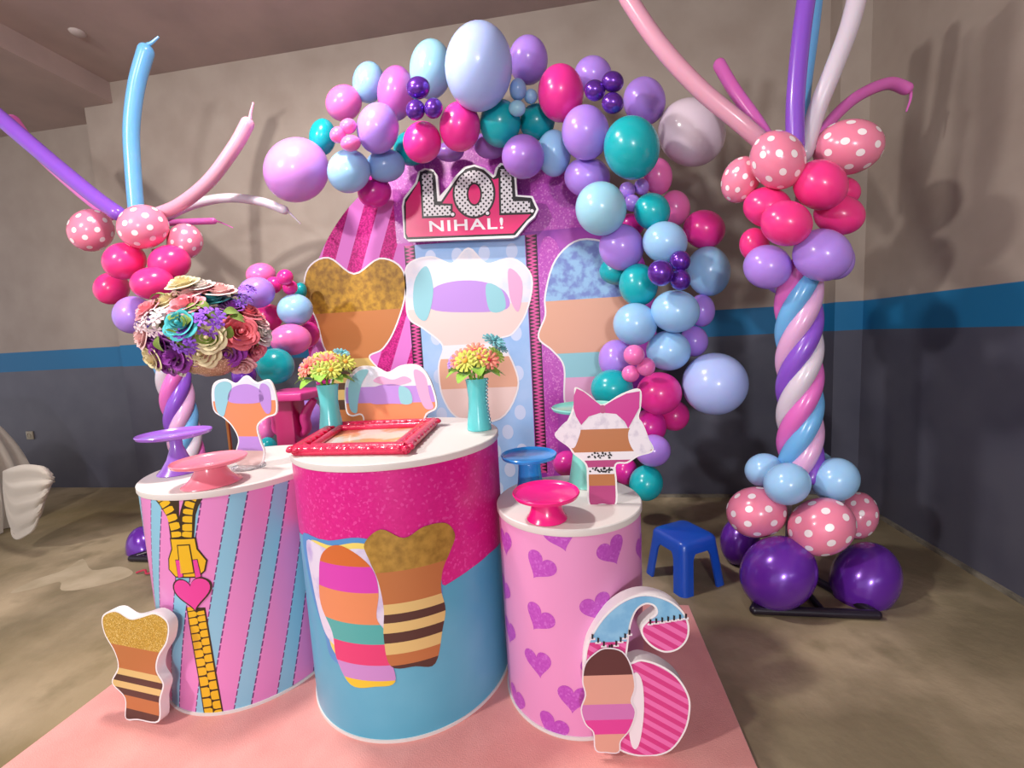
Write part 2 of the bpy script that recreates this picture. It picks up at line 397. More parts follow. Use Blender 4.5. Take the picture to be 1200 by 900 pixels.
pedestal('right', 'narrow low round pedestal with orchid hearts on pink', mat('pink_print', '#df93c3', .38, coat=.15), rs, [glitter('orchid_heart', '#b247b4', '#b950ba', '#c264c4', .4, 160)])

# ------------------------------------------------------------------ round backdrop
PY, PC, PR = 3.08, (-.75, 1.35), 1.31
bp = Plane((PC[0], PY, PC[1]))
root = thing('round_backdrop', 'large round printed backdrop panel standing behind the pedestals', 'backdrop', (PC[0], PY, PC[1]-PR))
off = Vector((0, 0, PR))
disc = ell(0, 0, PR, n=128)
u1, u2 = -1.147-PC[0], -.321-PC[0]; vtop = 2.02-PC[1]
def clip_u(poly, lo, hi):
    sw = [(p[1], p[0]) for p in poly]; return [(p[1], p[0]) for p in clip_v(sw, lo, hi)]
SPK = mat('striped_vinyl', '#d978c8', .55, spec=.25); g = NG(SPK); X = g.xyz()
t = g.math('MULTIPLY', g.math('ADD', X[0], g.math('MULTIPLY', X[2], -.40)), 1/.235); fr = g.math('FRACT', g.math('ADD', t, 20.35))
nz = g.step(g.voro(95), .35, .65)
g.color(g.mix(g.math('GREATER_THAN', fr, .5), lin('#d87acb'), g.mix(nz, lin('#a8186f'), lin('#d22c8e'))))
PUR = mat('purple_foil', '#b04ab4', .42, noise=('#86289c', 3.5, .4, .62))
PURG = glitter('pink_glitter_print', '#b03fae', '#bb4db4', '#cc74c4', .35, 110)
BLU = mat('sky_vinyl', '#8fb6e6', .55, spec=.25, noise=('#a9c6ee', 2, .4, .6)); DOT = mat('pale_dot', '#c3d0ee', .4)
ZIP = mat('zip_ink', '#3c1030', .4); ZPK = mat('zip_pink', '#d24a93', .4)
sh = [(clip_u(disc, -2, u1), 1, 0), (clip_u(disc, u2, 2), 2, 0), (clip_v(clip_u(disc, u1, u2), vtop, 2), 3, 0), (clip_v(clip_u(disc, u1, u2), -2, vtop), 4, 0)]
band3 = clip_v(disc, vtop+.02, 2); sh.append((clip_u(band3, u1-.12, 2), 3, 1))
sh.append((spl([(u2+.07, -1.0), (u2+.16, -.98), (u2+.2, -.5), (u2+.34, -.15), (u2+.16, .2), (u2+.24, .55), (u2+.12, .62), (u2+.06, .1)]), 3, 1.5))
for k in range(14):
    for j in range(4):
        cu_, cv_ = u1+.13+.2*j+(.1 if k % 2 else 0), vtop-.1-.145*k
        if cu_ < u2-.04: sh.append((ell(cu_, cv_, .042, .055, 20), 5, 1))
for uz in (u1-.025, u2+.045):
    sh.append(([(uz-.038, -1.05), (uz+.038, -1.05), (uz+.038, vtop), (uz-.038, vtop)], 7, 2))
    for k in range(66):
        v = -1.05+.0259*k
        if abs(v) < 1.25:
            sh.append(([(uz-.036, v), (uz+.002, v+.012), (uz-.036, v+.024)], 6, 3)); sh.append(([(uz+.036, v+.012), (uz-.002, v+.024), (uz+.036, v+.036)], 6, 3))
    for e in (-.04, .034): sh.append(([(uz+e, -1.05), (uz+e+.006, -1.05), (uz+e+.006, vtop), (uz+e, vtop)], 6, 3))
# plain lobed shapes where the print has figures
def bq(pts): return bp.uvs(pts)
lobeL = spl(bq([(358, 345), (362, 315), (385, 303), (415, 322), (445, 304), (470, 315), (474, 345), (462, 385), (448, 408), (432, 418), (446, 440), (440, 475), (425, 500), (400, 500), (385, 470), (392, 430), (380, 405), (372, 375)]))
sh.append((grow(lobeL, .012), 8, 4)); sh += bands(lobeL, [(.12, 9), (.18, 12), (.24, 10), (.28, 12), (.33, 10), (.37, 12), (.42, 10), (.69, 9), (1, 11)], 5)
lobeC = spl(bq([(477, 345), (478, 312), (505, 302), (530, 310), (549, 292), (570, 310), (600, 304), (622, 325), (616, 365), (600, 390), (585, 398), (600, 425), (606, 455), (585, 490), (540, 490), (520, 465), (515, 430), (520, 405), (498, 385), (480, 372)]))
sh.append((grow(lobeC, .012), 8, 4)); sh += bands(lobeC, [(.2, 13), (.38, 14), (.46, 8), (.68, 13), (1, 15)], 5)
sh.append((spl(bq([(505, 362), (506, 340), (530, 330), (565, 330), (592, 342), (594, 362), (550, 366)])), 16, 6)); sh.append((spl(bq([(570, 333), (588, 340), (592, 362), (574, 364)])), 17, 7))
sh.append((spl(bq([(486, 330), (500, 312), (508, 340), (500, 375), (486, 365)])), 17, 9)); sh.append((spl(bq([(596, 315), (612, 330), (608, 365), (598, 350)])), 18, 8))
lobeR = spl(bq([(640, 345), (652, 305), (680, 282), (720, 290), (740, 320), (735, 370), (728, 400), (712, 410), (722, 440), (716, 475), (690, 490), (664, 475), (662, 430), (648, 410), (632, 395), (640, 370)]))
sh.append((grow(lobeR, .012), 8, 4)); sh += bands(lobeR, [(.24, 18), (.38, 17), (.68, 14), (1, 19)], 5)
bm = board_mesh(disc, .02)
for s in (sh,): art(bm, s, fm_board, base=.0006, step=.0004)
obj('printed_panel', bm, [mat('panel_back', '#cfc8cc', .6), SPK, PUR, PURG, BLU, DOT, ZIP, ZPK, mat('print_white', '#e9e3e8', .4), mat('caramel_vinyl', '#b9743e', .55), mat('straw_vinyl', '#d2b36a', .55),
    mat('gold_vinyl', '#bd8f22', .55, noise=('#8f6510', 22, .38, .62)), mat('umber_vinyl', '#4e3524', .4), mat('cream_vinyl', '#e5c9c4', .55), mat('peach_vinyl', '#dba58c', .55), mat('pearl_vinyl', '#e4dde6', .55, noise=('#cfd6e6', 8, .45, .65)),
    mat('lilac_vinyl', '#b48ad6', .55), mat('mint_vinyl', '#8cc4cf', .55), mat('blush_vinyl', '#dba3c9', .55), mat('ice_vinyl', '#93bce0', .55, noise=('#7487c4', 16, .42, .6))], root, smooth=False, loc=off, recalc=False)
bm = bmesh.new(); tube(bm, [(p[0], .03, p[1]) for p in ell(0, 0, PR-.01, n=96)]+[(PR-.01, .03, 0)], .012, 8)
obj('hoop_frame', bm, mat('dark_steel', '#2a2426', .4, metal=.8), root, loc=off)
bm = bmesh.new()
for sx in (-.45, .45):
    box(bm, (sx, .03, .02), (.05, .28, .03)); box(bm, (sx, .06, .25), (.03, .03, .5))
obj('foot', bm, MATS['dark_steel'], root, smooth=False)

# ------------------------------------------------------------------ lettered sign
sp_ = Plane((0, 2.97, 0)); s6 = lambda pts: sp_.uvs([(460+a/6.667, 170+b/6.667) for a, b in pts])
white = [(72, 480), (85, 415), (178, 290), (203, 205), (250, 180), (315, 190), (350, 235), (358, 330), (366, 400), (440, 320), (480, 255), (560, 170), (640, 152), (720, 178), (790, 235), (805, 180), (840, 140), (920, 150), (965, 240), (975, 390), (1095, 398), (1142, 500), (1112, 562), (1062, 605), (975, 712), (940, 725), (200, 750), (130, 755), (88, 722)]
black = [(88, 480), (98, 425), (193, 300), (215, 215), (255, 194), (308, 203), (335, 240), (343, 340), (350, 440), (380, 440), (450, 335), (500, 265), (570, 187), (640, 168), (712, 193), (785, 258), (808, 240), (822, 190), (850, 157), (905, 160), (950, 250), (962, 402), (1082, 412), (1124, 500), (1100, 550), (1050, 592), (958, 705), (110, 738), (98, 700)]
pink = [(105, 450), (210, 280), (250, 480), (340, 490), (380, 470), (500, 290), (560, 230), (720, 230), (790, 270), (845, 255), (860, 530), (1090, 532), (945, 690), (122, 720), (107, 690)]
L1 = [(230, 225), (310, 225), (325, 470), (455, 475), (455, 550), (245, 557)]; L2 = [(843, 190), (925, 190), (940, 440), (1075, 440), (1075, 525), (850, 532)]
O1, O2 = ell(637, 378, 152, 180, 48), ell(640, 385, 60, 92, 40)
org = sp_.uv(600-58, 235); sh0 = lambda pts: [(a-org[0], b-org[1]) for a, b in s6(pts)]
bm = board_mesh(sh0(white), .03)
sign = obj('lettered_sign', bm, WHTF, smooth=False, loc=(org[0], 2.97, org[1]))
tag(sign, 'pink cutout sign with dotted letters hanging on the round backdrop', 'sign')
DOTS = mat('dotted_white', '#e6e1e4', .4); g = NG(DOTS); X = g.xyz(); k = 1/.0365
fu, fv = g.math('MULTIPLY', X[0], k), g.math('MULTIPLY', X[2], k)
def dotgrid(ox):
    a = g.math('SUBTRACT', g.math('FRACT', g.math('ADD', fu, 50+ox)), .5); b = g.math('SUBTRACT', g.math('FRACT', g.math('ADD', fv, 50+ox)), .5)
    return g.math('LESS_THAN', g.math('SQRT', g.math('ADD', g.math('MULTIPLY', a, a), g.math('MULTIPLY', b, b))), .19)
g.color(g.mix(g.math('MAXIMUM', dotgrid(0), dotgrid(.5)), lin('#dcd7da'), lin('#17131a')))
INK = mat('sign_ink', '#191419', .4); SPNK = mat('sign_pink', '#dd1870', .35, noise=('#d4306c', 3, .4, .6))
bm = bmesh.new()
pads = [(sh0(black), 0, 0), (sh0(pink), 1, 1)]
for L in (L1, L2): pads.append((grow(sh0(L), .014), 0, 2))
pads.append(([grow(sh0(O1), .014), grow(sh0(O2), -.012)], 0, 2))
for a, b in ((470, 543), (742, 533), (1090, 515)): pads.append((sh0(ell(a, b, 24, 24, 20)), 0, 2))
art(bm, pads, fm_board); obj('sign_print', bm, [INK, SPNK], sign, smooth=False)
bm = bmesh.new(); art(bm, [(sh0(L1), 0, 0), (sh0(L2), 0, 0), ([sh0(O1), sh0(O2)], 0, 0)]+[(sh0(ell(a, b, 14, 14, 20)), 1, 0) for a, b in ((470, 543), (742, 533), (1090, 515))], fm_board, base=.0032)
obj('dotted_lettering', bm, [DOTS, MATS['print_white']], sign, smooth=False)
fc = bpy.data.curves.new('lettering', 'FONT'); fc.body = 'NIHAL!'; fc.offset = .018; fc.extrude = .0; fc.space_character = 1.12
to = bpy.data.objects.new('tmp', fc); COL.objects.link(to); bpy.context.view_layer.update()
me = bpy.data.meshes.new_from_object(to.evaluated_get(bpy.context.evaluated_depsgraph_get())); bpy.data.objects.remove(to)
bm = bmesh.new(); bm.from_mesh(me)
xs = [v.co.x for v in bm.verts]; ys = [v.co.y for v in bm.verts]
a0, a1 = sh0([(292, 680)])[0], sh0([(868, 655)])[0]; hgt = sh0([(292, 593)])[0][1]-a0[1]
sx = (a1[0]-a0[0])/(max(xs)-min(xs)); sy = hgt/(max(ys)-min(ys)); sl_ = (a1[1]-a0[1])/(a1[0]-a0[0])
for v in bm.verts:
    X_ = a0[0]+(v.co.x-min(xs))*sx; Y_ = a0[1]+(v.co.y-min(ys))*sy+(X_-a0[0])*sl_; v.co = Vector((X_, -.0034, Y_))
obj('name_lettering', bm, MATS['print_white'], sign, smooth=False, recalc=False)

# ------------------------------------------------------------------ balloons
HEX = dict(LB='#9ccaf0', PB='#b0c2f4', AQ='#9fd3e6', LV='#b28ae8', OR='#d392e4', TL='#14aeb6', HP='#ea3598', PK='#f178bd', MG='#da2c9f', RP='#f43a8c', MV='#a374cc', SB='#8db2e2', PP='#c96fc0')
def latex(k): return mat('latex_'+k, HEX[k], .26, coat=.12, spec=.45, sss=.3)
CHROME = mat('chrome_purple', '#6b35ad', .24, metal=.6, coat=.4)
DEEP = mat('pearl_purple', '#6a2aa8', .24, metal=.25, coat=.5)
POLKA = mat('latex_polka_pink', '#f08aa8', .24, coat=.2, sss=.3); POLDOT = mat('polka_white', '#fbeff2', .3)
m = mat('latex_milky', '#efdcea', .2, coat=.4, alpha=.8)
def balloon_bm(dots=False):
    bm = bmesh.new(); prof = []
    N = 28
    for k in range(N+1):
        t = PI*k/N; y = -math.cos(t); r = math.sin(t)
        if y > 0: y = y*1.06; r = r*(1-.07*(y**2))
        prof.append((max(r, 0), y))
    prof[0] = (0, -1); prof = prof[:-1]; prof[-1] = (.1, 1.06); prof += [(.055, 1.1), (.05, 1.13), (.085, 1.16), (.075, 1.185), (.03, 1.18), (0, 1.17)]
    lathe(bm, prof, 40, mtx=Matrix.Rotation(-PI/2, 4, 'X'))
    if dots:
        n = 34
        for i in range(n):
            z = 1-2*(i+.5)/n; ph = i*2.39996; d = Vector((math.sqrt(1-z*z)*math.cos(ph), z, math.sqrt(1-z*z)*math.sin(ph)))
            if d.y > .8: continue
            q = d.to_track_quat('Z', 'Y').to_matrix(); rr = .13
            c = bm.verts.new(d*1.006); ring = []
            for k in range(14):
                w = d+q @ Vector((rr*math.cos(2*PI*k/14), rr*math.sin(2*PI*k/14), 0)); w.normalize()
                if w.y > 0: s_ = 1+.06*w.y; w = Vector((w.x*(1-.07*(w.y*1.06)**2), w.y*1.06, w.z*(1-.07*(w.y*1.06)**2)))
                ring.append(bm.verts.new(w*1.006))
            for k in range(14): bm.faces.new((c, ring[k], ring[(k+1) % 14])).material_index = 1
    return bm
BALL = {}
def ball_proto(key):
    if key not in BALL:
        me = bpy.data.meshes.new('balloon'); bm = balloon_bm(key == 'PD'); bmesh.ops.recalc_face_normals(bm, faces=bm.faces[:]); bm.to_mesh(me); bm.free()
        me.polygons.foreach_set('use_smooth', [True]*len(me.polygons))
        for q in {'CH': [CHROME], 'DP': [DEEP], 'PD': [POLKA, POLDOT], 'WP': [MATS['latex_milky']]}.get(key, None) or [latex(key)]: me.materials.append(q)
        BALL[key] = me
    return BALL[key]
class Bal:
    def __init__(s, key, px, py, w, h, y, label, tilt=0, group='arch'):
        s.key, s.px, s.py, s.w, s.h, s.y, s.y0, s.label, s.tilt, s.group = key, px, py, w, h, y, y, label, tilt, group
        s.d = ray(px, py); s.shape()
    def shape(s):
        p = CPOS+s.d*(s.y/s.d[1]); s.p = p; n = (p-CPOS)/np.linalg.norm(p-CPOS)
        X = np.cross(n, [0, 0, 1.]); X /= np.linalg.norm(X); Z = np.cross(X, n); e = 1e-3
        J = np.array([(proj(p+X*e)-proj(p-X*e))/(2*e), (proj(p+Z*e)-proj(p-Z*e))/(2*e)]).T
        c, t = math.cos(s.tilt), math.sin(s.tilt); R = np.array([[c, t], [-t, c]])   # tilt counter-clockwise in the picture
        C = R @ np.diag([(s.w/2)**2, (s.h/2)**2]) @ R.T; Ji = np.linalg.inv(J); K = Ji @ C @ Ji.T
        ev, V = np.linalg.eigh(K); a, b = math.sqrt(ev[0]), math.sqrt(ev[1]); A = X*V[0, 0]+Z*V[1, 0]; B = X*V[0, 1]+Z*V[1, 1]
        if np.dot(np.cross(A, n), B) > 0: pass
        else: B = -B
        s.a, s.b, s.r = a, b, (a+b)/2; s.fr = (A, n, B)
    def make(s):
        o = link('balloon', ball_proto(s.key)); A, n, B = s.fr; dep = s.r
        m = Matrix([[A[i]*s.a, n[i]*dep, B[i]*s.b] for i in range(3)]).to_4x4(); m.translation = Vector(s.p); o.matrix_world = m
        tag(o, s.label, 'balloon', s.group); s.o = o; return o
F0, F1, F2, F3 = 2.5, 2.66, 2.8, 2.94
ARCH = [
 ('OR', 348, 200, 78, 77, F1, 'large orchid balloon at the far left end of the arch'),
 ('TL', 378, 161, 32, 44, F2, 'teal balloon above the large orchid balloon at the arch\'s left end'),
 ('PK', 403, 121, 43, 44, F2, 'pink balloon at the upper left shoulder of the arch'),
 ('LB', 432, 97, 38, 50, F2, 'light blue balloon topmost on the arch\'s left shoulder beside pink balloons'),
 ('PP', 464, 110, 44, 66, F2, 'tall orchid pink balloon left of the upper left chrome trio'),
 ('PK', 408, 148, 20, 19, F0, 'tiny pink balloon topmost of the trio on the arch\'s left shoulder'),
 ('PK', 396, 158, 19, 20, F0, 'tiny pink balloon leftmost of the trio on the arch\'s left shoulder'),
 ('PK', 411, 168, 24, 20, F0, 'tiny pink balloon lowest of the trio on the arch\'s left shoulder'),
 ('LV', 443, 151, 50, 61, F1, 'lavender balloon right of the tiny pink trio'),
 ('LB', 409, 201, 51, 52, F1, 'light blue balloon touching the large orchid balloon\'s right side'),
 ('SB', 452, 194, 46, 40, F2, 'steel blue balloon half hidden below a lavender one on left arch'),
 ('MG', 439, 225, 40, 38, F2, 'magenta balloon lowest on the arch\'s left leg by the striped print'),
 ('TL', 482, 174, 42, 42, F3, 'teal balloon peeping out left of a hot pink balloon above the sign'),
 ('AQ', 505, 82, 50, 72, F2, 'aqua blue balloon left of the biggest pale blue balloon'),
 ('PB', 561, 80, 79, 108, F0, 'biggest pale blue balloon at the crown of the arch'),
 ('CH', 490, 103, 28, 28, F0, 'small chrome purple balloon topmost of the upper left trio'),
 ('CH', 487, 129, 23, 25, F0, 'small chrome purple balloon lower left of the upper left trio'),
 ('CH', 508, 127, 22, 25, F0, 'small chrome purple balloon lower right of the upper left trio'),
 ('HP', 495, 167, 45, 50, F1, 'hot pink balloon under the upper left chrome trio'),
 ('HP', 539, 149, 48, 60, F1, 'hot pink balloon just under the biggest pale blue balloon'),
 ('TL', 586, 145, 48, 58, F2, 'teal balloon right under the biggest pale blue balloon'),
 ('LV', 619, 71, 46, 60, F2, 'lavender balloon right of the biggest pale blue balloon'),
 ('SB', 607, 105, 20, 27, F1, 'tiny blue balloon uppermost of the blue trio on the crown'),
 ('LB', 622, 113, 16, 18, F1, 'tiny pale blue balloon rightmost of the blue trio on the crown'),
 ('AQ', 606, 127, 20, 20, F1, 'tiny aqua balloon lowest of the blue trio on the crown'),
 ('TL', 629, 143, 42, 44, F2, 'teal balloon below the tiny blue trio on the crown'),
 ('HP', 657, 110, 54, 70, F1, 'tall hot pink balloon left of the upper right chrome cluster'),
 ('MV', 613, 184, 50, 53, F2, 'mauve balloon hanging over the right end of the lettered sign'),
 ('MV', 575, 170, 40, 34, F3, 'dim mauve balloon above the middle of the lettered sign'),
 ('MV', 527, 178, 34, 24, F3, 'dim mauve balloon above the left part of the lettered sign'),
 ('LB', 649, 180, 40, 56, F2, 'pearly light blue balloon between the mauve and front lavender ones'),
 ('LV', 686, 156, 56, 66, F1, 'lavender balloon in front beneath the upper right chrome cluster'),
 ('LV', 695, 88, 44, 46, F2, 'lavender balloon behind and above the upper right chrome cluster'),
 ('CH', 697, 106, 25, 26, F0, 'small chrome purple balloon leftmost of the upper right cluster'),
 ('CH', 718, 96, 26, 26, F0, 'small chrome purple balloon topmost of the upper right cluster'),
 ('CH', 718, 121, 26, 26, F0, 'small chrome purple balloon lowest of the upper right cluster'),
 ('LV', 755, 119, 50, 58, F2, 'lavender balloon left of the milky white balloon'),
 ('TL', 740, 174, 66, 76, F0, 'largest teal balloon on the right shoulder of the arch'),
 ('WP', 810, 156, 80, 82, F2, 'big milky white pink balloon at the arch\'s outer right shoulder'),
 ('LV', 688, 208, 54, 48, F2, 'lavender balloon below the front lavender one and above an aqua one'),
 ('AQ', 704, 245, 60, 64, F1, 'aqua blue balloon overlapping the purple foil left of a small lavender trio'),
 ('LV', 735, 223, 19, 20, F1, 'tiny lavender balloon left of the trio under the largest teal'),
 ('LV', 752, 219, 18, 20, F1, 'tiny lavender balloon right of the trio under the largest teal'),
 ('LV', 741, 238, 20, 20, F1, 'tiny lavender balloon lowest of the trio under the largest teal'),
 ('PK', 771, 207, 34, 44, F2, 'rosy pink balloon just below the milky white balloon'),
 ('TL', 764, 248, 43, 44, F1, 'teal balloon right of the tiny lavender trio'),
 ('PK', 791, 244, 36, 42, F3, 'rosy pink balloon behind the teal one right of the lavender trio'),
 ('HP', 825, 269, 50, 46, F2, 'hot pink balloon at the outer right edge over two light blue ones'),
 ('LV', 728, 290, 53, 55, F1, 'lavender balloon below the aqua balloon on the purple foil'),
 ('MG', 740, 264, 30, 28, F3, 'magenta balloon peeping between aqua, lavender and teal ones'),
 ('LB', 779, 284, 53, 49, F1, 'light blue balloon above the lower right chrome trio'),
 ('LB', 830, 318, 52, 59, F2, 'light blue balloon right of the lower right chrome trio'),
 ('TL', 748, 334, 46, 50, F1, 'teal balloon left of the lower right chrome trio'),
 ('TL', 722, 318, 40, 32, F3, 'dark teal balloon half hidden behind lavender at backdrop edge'),
 ('CH', 774, 320, 31, 31, F0, 'small chrome purple balloon leftmost and largest of the lower right trio'),
 ('CH', 797, 306, 25, 25, F0, 'small chrome purple balloon top of the lower right trio'),
 ('CH', 797, 328, 25, 25, F0, 'small chrome purple balloon bottom of the lower right trio'),
 ('LB', 791, 365, 58, 50, F1, 'wide light blue balloon directly under the lower right chrome trio'),
 ('LV', 822, 364, 32, 38, F2, 'lavender balloon half hidden at the edge right of a wide light blue one'),
 ('LB', 744, 380, 52, 50, F1, 'light blue balloon lowest of the blues against the backdrop\'s right print'),
 ('LB', 783, 411, 53, 47, F1, 'light blue balloon above left of the big periwinkle balloon'),
 ('LV', 813, 400, 34, 36, F2, 'lavender balloon above the big periwinkle balloon'),
 ('LV', 722, 421, 42, 46, F2, 'lavender balloon left of the tiny pink trio on the right leg'),
 ('PK', 743, 416, 25, 24, F0, 'tiny pink balloon topmost of the trio on the right leg'),
 ('PK', 757, 430, 22, 22, F0, 'tiny pink balloon rightmost of the trio on the right leg'),
 ('PK', 739, 438, 21, 20, F0, 'tiny pink balloon lowest of the trio on the right leg'),
 ('TL', 717, 455, 50, 44, F1, 'teal balloon behind the magenta bow of the cutout'),
 ('HP', 772, 461, 54, 50, F1, 'hot pink balloon left of the big periwinkle balloon'),
 ('PB', 837, 450, 79, 73, F1, 'big periwinkle balloon sticking out right of the arch\'s lower leg'),
 ('HP', 790, 487, 36, 36, F2, 'hot pink balloon tucked below left of the big periwinkle balloon'),
 ('MG', 761, 500, 40, 42, F2, 'magenta balloon above a lavender one near the cutout\'s white side'),
 ('LV', 765, 528, 42, 38, F1, 'lavender balloon just above the lowest teal balloon'),
 ('TL', 757, 566, 40, 42, F1, 'lowest teal balloon near floor at the foot of the arch'),
 ('MG', 733, 552, 28, 32, F2, 'magenta balloon left of the lowest teal balloon'),
 ('MG', 664, 543, 32, 30, F2, 'magenta balloon on the backdrop\'s foot behind the blue cake stand'),
]
LEFTG = [
 ('PK', 306, 322, 36, 28, F2, 'pink balloon topmost of the garland at the backdrop\'s left'),
 ('HP', 321, 334, 21, 20, F1, 'tiny hot pink balloon left of the trio at the backdrop\'s left'),
 ('HP', 334, 325, 20, 19, F1, 'tiny hot pink balloon topmost of the trio at the backdrop\'s left'),
 ('HP', 340, 337, 18, 17, F1, 'tiny hot pink balloon right of the trio at the backdrop\'s left'),
 ('TL', 352, 341, 16, 20, F3, 'sliver of teal balloon right of the tiny hot pink trio'),
 ('LV', 301, 343, 44, 37, F1, 'lavender balloon right of the flower bouquet\'s top'),
 ('LB', 346, 363, 43, 37, F1, 'light blue balloon beside the gold print at backdrop\'s left edge'),
 ('HP', 315, 372, 34, 32, F2, 'hot pink balloon right of the bouquet below the lavender one'),
 ('PK', 341, 398, 50, 37, F1, 'pink balloon above the left garland\'s big teal balloon'),
 ('TL', 323, 429, 46, 42, F0, 'big teal balloon left of the left turquoise vase'),
 ('MG', 362, 392, 26, 30, F3, 'magenta sliver of balloon against backdrop\'s striped left edge'),
 ('LV', 361, 490, 38, 42, 2.55, 'lavender balloon beside the left turquoise vase behind magenta side table'),
 ('LV', 352, 520, 24, 22, 2.75, 'lavender balloon lowest behind the red ornate frame\'s left corner'),
 ('DP', 286, 440, 30, 30, 2.5, 'dark purple balloon behind the small white cutout\'s top'),
 ('PK', 311, 500, 26, 34, 2.6, 'pink balloon behind the magenta side table\'s leg left side'),
 ('TL', 314, 524, 22, 24, 2.5, 'teal balloon low behind the small lobed cutout on left pedestal'),
]
bals = [Bal(*a, group='garland arch balloons') for a in ARCH]+[Bal(*a, group='left garland balloons') for a in LEFTG]
def ymax(b):
    inside = (b.p[0]-PC[0])**2+(b.p[2]-PC[1])**2 < (PR+b.r*.8)**2
    return (PY-.035-b.r*1.02) if inside else (D-.03-b.r*1.1)
for it in range(160):
    moved = False
    for i in range(len(bals)):
        for j in range(i):
            A, Bb = bals[i], bals[j]; d = np.linalg.norm(A.p-Bb.p); lim = .98*(A.r+Bb.r)
            if d < lim:
                f, k = (A, Bb) if (A.y0, -A.r) < (Bb.y0, -Bb.r) else (Bb, A); s_ = min(.02, (lim-d)*.6)
                nf, nk = max(f.y-s_, 2.0), min(k.y+s_, ymax(k))
                if abs(nf-f.y)+abs(nk-k.y) > 1e-4:
                    f.y, k.y = nf, nk; f.shape(); k.shape(); moved = True
    if not moved: break
for b in bals:
    b.y = min(b.y, ymax(b)); b.shape(); b.make()

# ---- right and left balloon columns
CR, CL = 2.25, 2.5
RC = [
 ('PD', 868, 211, 44, 58, CR+.03, 'polka dot pink balloon leftmost on top of the right column', -.5),
 ('PD', 911, 188, 67, 70, CR-.12, 'polka dot pink balloon front middle on top of the right column', .2),
 ('PD', 993, 173, 88, 64, CR-.02, 'polka dot pink balloon leaning right on top of the right column', .3),
 ('RP', 961, 217, 66, 60, CR-.14, 'hot pink balloon upper front under right column\'s polka dots'),
 ('RP', 899, 243, 58, 48, CR-.02, 'hot pink balloon at left side of the right column\'s upper cluster'),
 ('RP', 921, 262, 62, 54, CR-.2, 'hot pink balloon lowest in front of the right column\'s upper cluster'),
 ('RP', 983, 252, 62, 48, CR-.02, 'hot pink balloon right side of the right column\'s upper cluster'),
 ('RP', 989, 224, 40, 34, CR+.1, 'hot pink balloon rear right of the right column\'s upper cluster'),
 ('RP', 884, 287, 36, 40, CR+.06, 'hot pink balloon lower left behind lavender on the right column'),
 ('LV', 899, 313, 58, 52, CR-.04, 'lavender balloon left at the neck of the right column'),
 ('LV', 963, 299, 72, 62, CR-.17, 'lavender balloon front right at the neck of the right column'),
 ('LV', 978, 304, 48, 48, CR+.02, 'lavender balloon rear right at the neck of the right column'),
 ('LV', 915, 328, 38, 34, CR+.1, 'lavender balloon rear left at the neck of the right column'),
 ('LB', 895, 551, 46, 40, CR+.02, 'light blue balloon left at the foot of the right twisted column'),
 ('LB', 922, 567, 57, 50, CR-.15, 'light blue balloon front at the foot of the right twisted column'),
 ('LB', 978, 562, 60, 52, CR-.07, 'light blue balloon right at the foot of the right twisted column'),
 ('LB', 956, 548, 44, 40, CR+.14, 'light blue balloon rear at the foot of the right twisted column'),
 ('PD', 886, 600, 72, 60, CR-.06, 'polka dot pink balloon left in the right column\'s base', -.1),
 ('PD', 962, 617, 82, 69, CR-.2, 'polka dot pink balloon front in the right column\'s base', .05),
 ('PD', 1004, 604, 52, 56, CR+.05, 'polka dot pink balloon rear right in the right column\'s base'),
 ('DP', 911, 671, 93, 89, CR-.22, 'big deep purple balloon left front on the floor under right column'),
 ('DP', 1013, 678, 88, 88, CR-.12, 'big deep purple balloon right front on the floor under right column'),
 ('DP', 867, 634, 48, 58, CR+.17, 'deep purple balloon rear left under right column beside blue stool'),
]
LC = [
 ('PD', 107, 270, 58, 50, CL+.0, 'polka dot pink balloon left on top of the left column', -.1),
 ('PD', 168, 266, 63, 52, CL-.12, 'polka dot pink balloon front middle on top of the left column', -.1),
 ('PD', 217, 283, 44, 42, CL+.06, 'polka dot pink balloon right on top of the left column', -.3),
 ('RP', 146, 306, 54, 44, CL-.13, 'hot pink balloon upper left under left column\'s polka dots'),
 ('RP', 199, 308, 52, 42, CL-.04, 'hot pink balloon upper right under left column\'s polka dots'),
 ('RP', 131, 338, 45, 38, CL-.02, 'hot pink balloon lower left of the left column\'s cluster'),
 ('RP', 179, 332, 54, 38, CL-.16, 'hot pink balloon lower front above the flower bouquet'),
 ('LV', 156, 369, 50, 44, CL-.12, 'lavender balloon at the neck of the left column beside bouquet'),
 ('DP', 170, 642, 46, 52, CL-.1, 'deep purple balloon on the floor left of the striped pedestal'),
]
for a in RC: Bal(*a[:7], tilt=a[7] if len(a) > 7 else 0, group='right column balloons').make()
for a in LC: Bal(*a[:7], tilt=a[7] if len(a) > 7 else 0, group='left column balloons').make()
# purple balloon tail on the floor
t0 = at_z(160, 671, .01); bm = bmesh.new(); tube(bm, catmull([t0+Vector(v) for v in ((0, 0, 0), (.05, .01, .012), (.09, -.015, .004), (.13, .01, .01), (.18, .03, .006))], 5), .006, 8)
tag(obj('ribbon_scrap', bm, mat('red_ribbon', '#b52a4a', .5)), 'small red ribbon scrap on the concrete beside the striped pedestal', 'ribbon')

